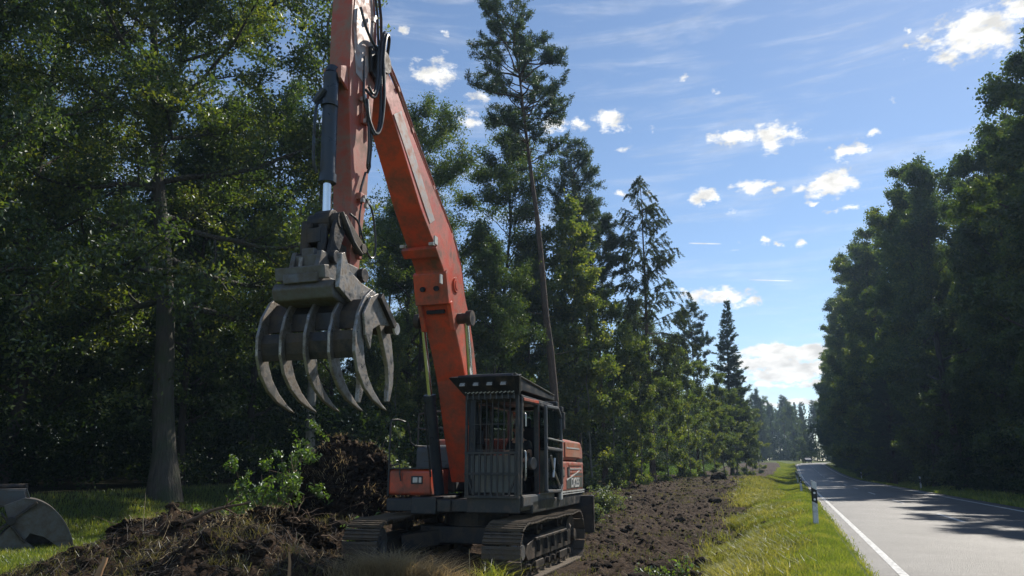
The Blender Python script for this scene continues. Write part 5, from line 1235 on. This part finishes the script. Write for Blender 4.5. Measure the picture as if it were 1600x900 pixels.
# dry grass at the lower edge of the picture
def patch(cx, cy, r, n): a = rs.uniform(0, 6.28, n); q = r*np.sqrt(rs.uniform(0, 1, n)); return cx+q*np.cos(a)*1.5, cy+q*np.sin(a)*.6
for i, (px, Y_, r, n, hh, lb) in enumerate([(640, 11.7, .45, 4200, .66, 'clump of dry straw-coloured grass in front of the tracks'), (575, 11.6, .35, 900, .5, 'thin dry grass left of the straw clump'), (705, 11.7, .25, 700, .48, 'thin dry grass right of the straw clump'), (770, 11.8, .18, 300, .55, 'yellow green grass tuft before the near track')]):
    cx, cy = at(px, Y_); x, y = patch(cx, cy, r, n); blades('dry_grass', x, y, hh, .009, dry_m if i < 3 else grass_m, 50+i, lb, bendy=1.0)
# dry and green growth hanging on the heaps
hx = []; hy = []
for (cx, cy, r, a_) in HEAPS[:8]:
    n = 1500; q = r*1.25*np.sqrt(rs.uniform(0, 1, n)); aa = rs.uniform(0, 6.28, n); hx.append(cx+q*np.cos(aa)); hy.append(cy+q*np.sin(aa))
x = np.concatenate(hx); y = np.concatenate(hy); pt = fbm(x*1.6+3, y*1.6, 3); kk = pt > .5
blades('heap_weeds', x[kk], y[kk], .2, .009, leaf_mat('heap_weed_blades', (.07, .08, .03), (.17, .14, .07), (.36, .28, .16), .35, .03), 58, 'dead grass and roots matted over the soil heaps', bendy=1.6)

def mat_fibres(name, n, m, seed, label, r0, L0):
    rs = np.random.default_rng(seed); W = []
    for i in range(n):
        h = HEAPS[rs.integers(8)] if i % 3 else (rs.uniform(-7.5, -2.4), rs.uniform(11, 14.5), .8, 0)
        x0 = h[0]+rs.normal()*h[2]*.7; y0_ = h[1]+rs.normal()*h[2]*.6; a = rs.uniform(0, 6.28); L = L0*rs.uniform(.4, 1.3); t = np.linspace(0, 1, 7)
        a2 = a+np.cumsum(rs.normal(size=7)*.35); x = x0+np.cumsum(np.cos(a2))*L/7; y = y0_+np.cumsum(np.sin(a2))*L/7
        z = gz(x0, y0_); zz = ground_z(x, y); zz = np.maximum(zz, zz.mean()-.05)+.02+.12*np.sin(t*np.pi)*rs.uniform(0, 1); W.append((np.stack([x, y, zz], -1), np.linspace(r0, r0*.4, 7)*rs.uniform(.5, 1.5)))
    v, f = tubes_np(W); tag(link(name, np_mesh(name, v, f, m, smooth=True)), label, kind='stuff')
mat_fibres('matted_roots', 520, bark_dark, 301, 'tangled brown roots matted over the soil heaps', .008, .8)
mat_fibres('straw_litter', 260, straw, 302, 'pale straw and stalks lying over the soil heaps', .004, .5)

# ------------------------------------------------------------------ clods, root mound, roots
def lump(seed, sub=2, amp=.35):
    bm = bmesh.new(); bmesh.ops.create_icosphere(bm, subdivisions=sub, radius=1)
    r_ = random.Random(seed); off = [r_.uniform(0, 50) for _ in range(3)]
    from mathutils import noise
    for v in bm.verts:
        n = noise.fractal(v.co*1.3+Vector(off), .8, 2.1, 5); v.co *= 1+amp*n; v.co.z *= .7
    V = np.array([v.co[:] for v in bm.verts]); F = np.array([[v.index for v in f.verts] for f in bm.faces]); bm.free(); return V, F
lumps = [lump(i) for i in range(8)]
soil_m = None
def soil_mat():
    m, nt, P = new_mat('soil_lumps'); N, L = nt.nodes, nt.links; tc = N.new('ShaderNodeTexCoord')
    n = N.new('ShaderNodeTexNoise'); n.inputs['Scale'].default_value = 9; n.inputs['Detail'].default_value = 9; n.inputs['Roughness'].default_value = .7; L.new(tc.outputs['Object'], n.inputs['Vector'])
    r = N.new('ShaderNodeValToRGB'); L.new(n.outputs[0], r.inputs[0]); e = r.color_ramp.elements; e[0].position = .32; e[0].color = (.013, .009, .006, 1); e[1].position = .74; e[1].color = (.14, .095, .06, 1); k = e.new(.55); k.color = (.038, .026, .017, 1)
    L.new(r.outputs[0], P.inputs['Base Color']); P.inputs['Roughness'].default_value = .9; P.inputs['Specular IOR Level'].default_value = .12
    b = N.new('ShaderNodeBump'); b.inputs['Strength'].default_value = 1; b.inputs['Distance'].default_value = .06; L.new(n.outputs[0], b.inputs['Height']); L.new(b.outputs[0], P.inputs['Normal']); return m
soil_m = soil_mat()
def scatter_lumps(x, y, s, seed, name, label):
    rs = np.random.default_rng(seed); z = ground_z(x, y); Vs, Fs, n = [], [], 0
    for i in range(len(x)):
        V, F = lumps[rs.integers(8)]; a = rs.uniform(0, 6.28); c, s_ = math.cos(a), math.sin(a); M = np.array([[c, -s_, 0], [s_, c, 0], [0, 0, 1]])*s[i]
        Vs.append(V@M.T*np.array([1, 1, rs.uniform(.6, 1.1)])+np.array([x[i], y[i], z[i]+s[i]*.15])); Fs.append(F+n); n += len(V)
    return tag(link(name, np_mesh(name, np.concatenate(Vs), np.concatenate(Fs), soil_m, smooth=False)), label, kind='stuff')
v = rs.uniform(.8, 13, 15000); w = 7+55*rs.uniform(0, 1, 15000)**1.6; x, y = xy(v, w); kk = dirt_mask(x, y) > .4; x, y, w = x[kk], y[kk], w[kk]
mx_ = (np.abs(x-MC[0]-.2) < 1.9) & (np.abs(y-MC[1]) < 2.6)
x, y, w = x[~mx_], y[~mx_], w[~mx_]
scatter_lumps(x, y, rs.lognormal(-3.95, .65, len(x))*(1+.012*w), 61, 'soil_clods', 'small loose clods of dark soil strewn over the dug field')
hl = rs.integers(0, 8, 420); H8 = np.array([h[:3] for h in HEAPS[:8]]); x = H8[hl, 0]+rs.normal(size=420)*H8[hl, 2]*.6; y = H8[hl, 1]+rs.normal(size=420)*H8[hl, 2]*.55
kk = (np.abs(x-MC[0]-.2) > 1.9) | (np.abs(y-MC[1]) > 2.6)
scatter_lumps(x[kk], y[kk], np.minimum(.12, rs.lognormal(-2.9, .5, kk.sum())), 62, 'heap_clods', 'torn clods of soil tumbled over the heaps on the left')
# large clods one can tell apart
BC = [(1092, 15.3, .26, 'rounded dark clod of turf left of the black pointed clod'), (1128, 14.9, .24, 'black pointed clod standing at the grass edge of the field'), (1020, 14.0, .34, 'broad grassy clod in the middle of the lower field'), (1000, 12.7, .26, 'green-tufted clod at the bottom of the field'), (1085, 12.4, .25, 'brown clod at the bottom of the field near the grass'), (1060, 14.8, .18, 'small dark clod beside the rounded turf clod')]
for i, (px, Y_, s_, lb) in enumerate(BC):
    V, F = lump(70+i, 4, .5); x, y = at(px, Y_); o = link('soil_clod', np_mesh('soil_clod', V*s_*np.array([1.1, .9, 1.25 if i == 1 else .95]), F, soil_m, smooth=True)); o.location = (x, y, gz(x, y)+s_*.25); o.rotation_euler = (0, 0, i)
    tag(o, lb, 'clod', 'large clods on the dug field')
# root mound
def mound(px, Y_, dims, seed, label, name='root_mound', zoff=.0, roots=60, strands=2600):
    x0, y0_ = at(px, Y_); z0 = gz(x0, y0_)-.5; rs = np.random.default_rng(seed); t = empty(name, (x0, y0_, z0))
    V, F = lump(seed, 6, .30); V = V/np.array([1, 1, .7]); V = V*np.array(dims)
    V = V + .05*rs.normal(size=V.shape)*np.array([1, 1, .6]); V[:, 2] += dims[2]*.55
    link('soil', np_mesh('soil', V, F, soil_m, smooth=True), t)
    W = []
    for i in range(roots):
        p = V[rs.integers(len(V))]; c = np.array([0, 0, dims[2]*.5]); d = unit(p-c)*.6+rs.normal(size=3)*.5+np.array([0, 0, -.3]); L_ = rs.uniform(.2, .9)
        W.append((curve_path(rs, p-unit(p-c)*.05, d, L_, 6, .3, droop=.2), np.linspace(rs.uniform(.006, .018), .002, 7)))
    v, f = tubes_np(W); link('roots', np_mesh('roots', v, f, root_m, smooth=True), t)
    if strands:
        id_ = rs.integers(0, len(V), strands*3); P = V[id_]; k = (fbm(P[:, 0]*1.5+seed, P[:, 2]*1.5, 3) > .45)&(P[:, 2] > 0); P = P[k][:strands]
        o = blades('hanging_grass', P[:, 0], P[:, 1], .2, .008, dry_m if seed % 2 else MATS.get('x', dry_m), seed, None, z=P[:, 2]-.03, bendy=2.0, kind=None, parent=t)
    return tag(t, label, 'mound')
mound(540, 18.6, (1.22, .95, 1.28), 81, 'tall upturned root mound of dark soil left of the orange tool box')
mound(600, 21.5, (1.3, 1.0, 1.2), 83, 'brown root mound behind the handrail, beyond the tall one', roots=90)
mound(430, 13.4, (.95, .7, .5), 85, 'dark heap of soil and matted roots left of the tracks', roots=110, strands=1800)
mound(265, 14.3, (.75, .6, .38), 87, 'low heap of broken soil with a grassy top on the left', roots=50, strands=1200)
mound(500, 12.6, (.6, .5, .3), 89, 'small heap of soil and roots in front of the left track', roots=70, strands=900)
# loose sticks and roots
STK = [((462, 11.3), (0, .0, 1), .5, .035, 'short upright broken root stub at the bottom left of the tracks', cut_wood), ((165, 11.6), (.1, 0, 1), .55, .07, 'weathered upright stump piece at the bottom left', cut_wood),
       ((470, 17.2), (-.35, 0, .75), 1.0, .018, 'thin pale broken branch leaning from the root mound', straw), ((300, 13.2), (.9, .2, .25), 1.1, .035, 'long brown root lying across the left heap', root_m),
       ((430, 17.0), (.8, -.1, -.25), .9, .014, 'thin twig reaching from the bright shrub to the mound', straw), ((240, 13.4), (-.3, 0, .7), .9, .01, 'thin dry stalk standing on the low left heap', straw),
       ((590, 11.4), (.5, 0, .6), .7, .008, 'dry grass stalk leaning left of the straw clump', straw), ((742, 11.5), (-.15, 0, .9), .75, .008, 'thin dry stalk before the near track', straw), ((735, 11.6), (-.5, 0, .8), .6, .008, 'leaning dry stalk left of the near track front', straw)]
for i, ((px, Y_), d, L_, r_, lb, m_) in enumerate(STK):
    x, y = at(px, Y_); rs2 = np.random.default_rng(200+i); z = gz(x, y)-.05 + (.9 if i == 2 else .7 if i == 4 else .35 if i == 3 else 0)
    P = [(curve_path(rs2, (x, y, z), d, L_, 7, .09), np.linspace(r_, r_*.5, 8))]
    if i in (2, 3): P += [(curve_path(rs2, P[0][0][4], rs2.normal(size=3)+np.array(d), L_*.35, 4, .15), np.linspace(r_*.5, r_*.2, 5)) for _ in range(3)]
    v, f = tubes_np(P, 8); o = link(['stump', 'stump', 'branch', 'root', 'branch', 'stalk', 'stalk', 'stalk', 'stalk'][i], np_mesh('stick', v, f, m_, smooth=True)); tag(o, lb, o.name.split('.')[0])
def log():
    x, y = at(203, 14.8); z = gz(x, y)+.12; t = empty('cut_log', (x, y, z)); k = MB(); k.cyl((-.1, .45, .02), (0, -.3, 0), .15, .145, n=24); k.build('bark', bark_dark, t, smooth=True); k = MB(); k.cyl((0, -.3, 0), (0, -.306, 0), .138, n=24); k.build('cut_face', cut_wood, t); tag(t, 'short cut log lying end-on at the top of the left heaps', 'log')
log()

# ------------------------------------------------------------------ clamshell grab lying on the left
def grab():
    x, y = at(5, 17.6); t = empty('clamshell_bucket', (x, y, gz(x, y)-.03), R(33)); tag(t, 'grey clamshell grab bucket standing closed in the grass at the left edge', 'bucket')
    def jaw(s):
        o_ = [(.12, 1.06), (.5, 1.22), (.78, 1.16), (1.08, .98), (1.36, .66), (1.55, .28), (1.6, .02)]
        i_ = [(1.5, .02), (1.3, .1), (1.0, .34), (.7, .44), (.62, .3), (.95, .02), (.03, .0), (.05, .3), (.3, .62)]
        k = MB(); 
        oo = [o_[0]]+[(q.x, q.y) for q in catmull([Vector((a, b, 0)) for a, b in o_[1:]], 4)]
        for yy in (-.5, .46): k.prism([(s*a, b) for a, b in oo+[(1.5, .02), (.03, .0), (.05, .3), (.3, .62)]] if yy > 0 else [(s*a, b) for a, b in oo+i_], yy, yy+.04)
        sh = k.build('side_plate', grapple_steel, t, bevel=.01)
        k = MB(); P = [(q.x, q.y) for q in catmull([Vector((a, b, 0)) for a, b in o_[1:]], 4)]
        for i in range(len(P)-1):
            a, b = P[i], P[i+1]; vs = [(s*a[0], -.52, a[1]), (s*b[0], -.52, b[1]), (s*b[0], .52, b[1]), (s*a[0], .52, a[1])]
            q = [(v[0]*1.0-s*.03, v[1], v[2]-.03) for v in vs]; k.add(vs+q, [(0, 1, 2, 3), (7, 6, 5, 4), (0, 4, 5, 1), (1, 5, 6, 2), (2, 6, 7, 3), (3, 7, 4, 0)])
        k.build('shell', grapple_steel, t, bevel=.004)
        k = MB(); k.bar((s*.1, -.56, .55), (s*.75, -.56, 1.12), .1, .06); k.bar((s*.62, -.55, .25), (s*.1, -.55, .9), .08, .05); k.cyl((s*.3, -.62, .72), (s*.3, -.5, .72), .09, n=16); k.build('jaw_arm', steel_dark, t, bevel=.01)
    jaw(1); jaw(-1)
    k = MB(); k.prism([(-.75, 1.02), (.62, 1.02), (.5, 1.42), (-.62, 1.42)], -.3, .3); k.build('hinge_box', grapple_steel, t, bevel=.015)
    k = MB(); k.prism([(.63, 1.10), (.645, 1.10), (.52, 1.42), (.50, 1.42)], -.3, .3)
    k.prism([(-.1, 1.06), (.58, 1.06), (.46, 1.38), (-.02, 1.38)], -.325, -.305); k.build('front_panel', grey_paint, t, bevel=.004)
    k = MB(); k.cyl((-.5, 0, 1.47), (.5, 0, 1.47), .055, n=16); k.box((.5, 0, 1.45), (.05, .25, .16)); k.box((-.15, 0, 1.45), (.05, .25, .16)); k.build('hinge_pin', steel_dark, t, bevel=.008)
grab()

# ------------------------------------------------------------------ roadside posts
def make_post():
    t = empty('delineator_post'); P = [(-.06, -.02), (-.045, -.045), (.045, -.045), (.06, -.02), (.02, .06), (-.02, .06)]
    def band(z0a, z0b, z1a, z1b, sc_, name, m):
        n = len(P); vs = []
        for (za, zb) in ((z0a, z0b), (z1a, z1b)):
            for (a, b) in P: tt = (a+.06)/.12; vs.append((a*sc_, b*sc_, za+(zb-za)*tt))
        k = MB(); k.add(vs, [(i, (i+1) % n, n+(i+1) % n, n+i) for i in range(n)]+[tuple(range(n-1, -1, -1)), tuple(range(n, 2*n))]); return k.build(name, m, t, bevel=.004)
    band(-.15, -.15, .62, .565, 1.0, 'post_body', post_white); bb = band(.56, .50, .86, .80, 1.03, 'black_band', post_black); band(.80, .76, 1.02, .96, 1.0, 'post_top', post_white)
    for z in (.60, .74):
        k = MB(); k.cyl((0, -.047, z), (0, -.056, z), .024, n=20); k.build('reflector', reflector, bb)
    return t
p0 = make_post(); posts = [(-.39, 18.5, 'white roadside post with black band and two round reflectors in the foreground'), (-.36, 43.5, 'second post on the left verge, partly in shade'), (-.36, 68, 'small third post on the left verge'), (-.36, 93, 'distant fourth post on the left verge'), (-8.6, 62, 'nearest post on the right side of the road under the dark trees'), (-8.6, 112, 'far post on the right side of the road')]
for i, (v, w, lb) in enumerate(posts):
    o = p0 if i == 0 else copy_tree(p0); x, y = xy(v, w); o.location = (x, y, gz(x, y)); o.rotation_euler = (0, R(2 if i == 0 else 0), R(-14)); tag(o, lb, 'post', 'white delineator posts along the road')

# ------------------------------------------------------------------ the distant car
def car():
    w, v = 236, -1.9; x, y = xy(v+bend(w), w); t = empty('car', (x, y, float(road_z(w))+.02), R(180-20+11)); tag(t, 'small dark car far away coming over the crest of the road', 'car')
    k = MB(); body = [(-2.1, .35), (-2.1, .75), (-1.9, .92), (-1.1, .98), (-.55, 1.38), (.9, 1.42), (1.7, 1.0), (2.15, .9), (2.15, .35)]
    k.prism([(a, b) for a, b in body], -.86, .86); b_ = k.build('car_body', car_dark, t, bevel=.09); b_.rotation_euler = (0, 0, R(90))
    for c_ in ((-.62, 1.3, -1.0, .98), ):
        k = MB(); k.prism([(-1.14, 1.0), (-1.12, 1.02), (-.6, 1.36), (-.62, 1.38), (-1.16, 1.01)], -.7, .7); o = k.build('windscreen', lamp_glass, t); o.rotation_euler = (0, 0, R(90))
    for sx_ in (-1, 1):
        k = MB(); k.box((.62*sx_, -2.1, .68), (.32, .06, .14)); k.build('headlight', lamp_glass, t, bevel=.02)
        for yy in (-1.35, 1.35):
            k = MB(); k.cyl((.72*sx_, yy, .33), (.9*sx_, yy, .33), .33, n=20); k.build('wheel', tyre, t, smooth=True)
    k = MB(); k.box((0, -2.13, .45), (.5, .03, .11)); k.build('number_plate', light_grey, t)
car()
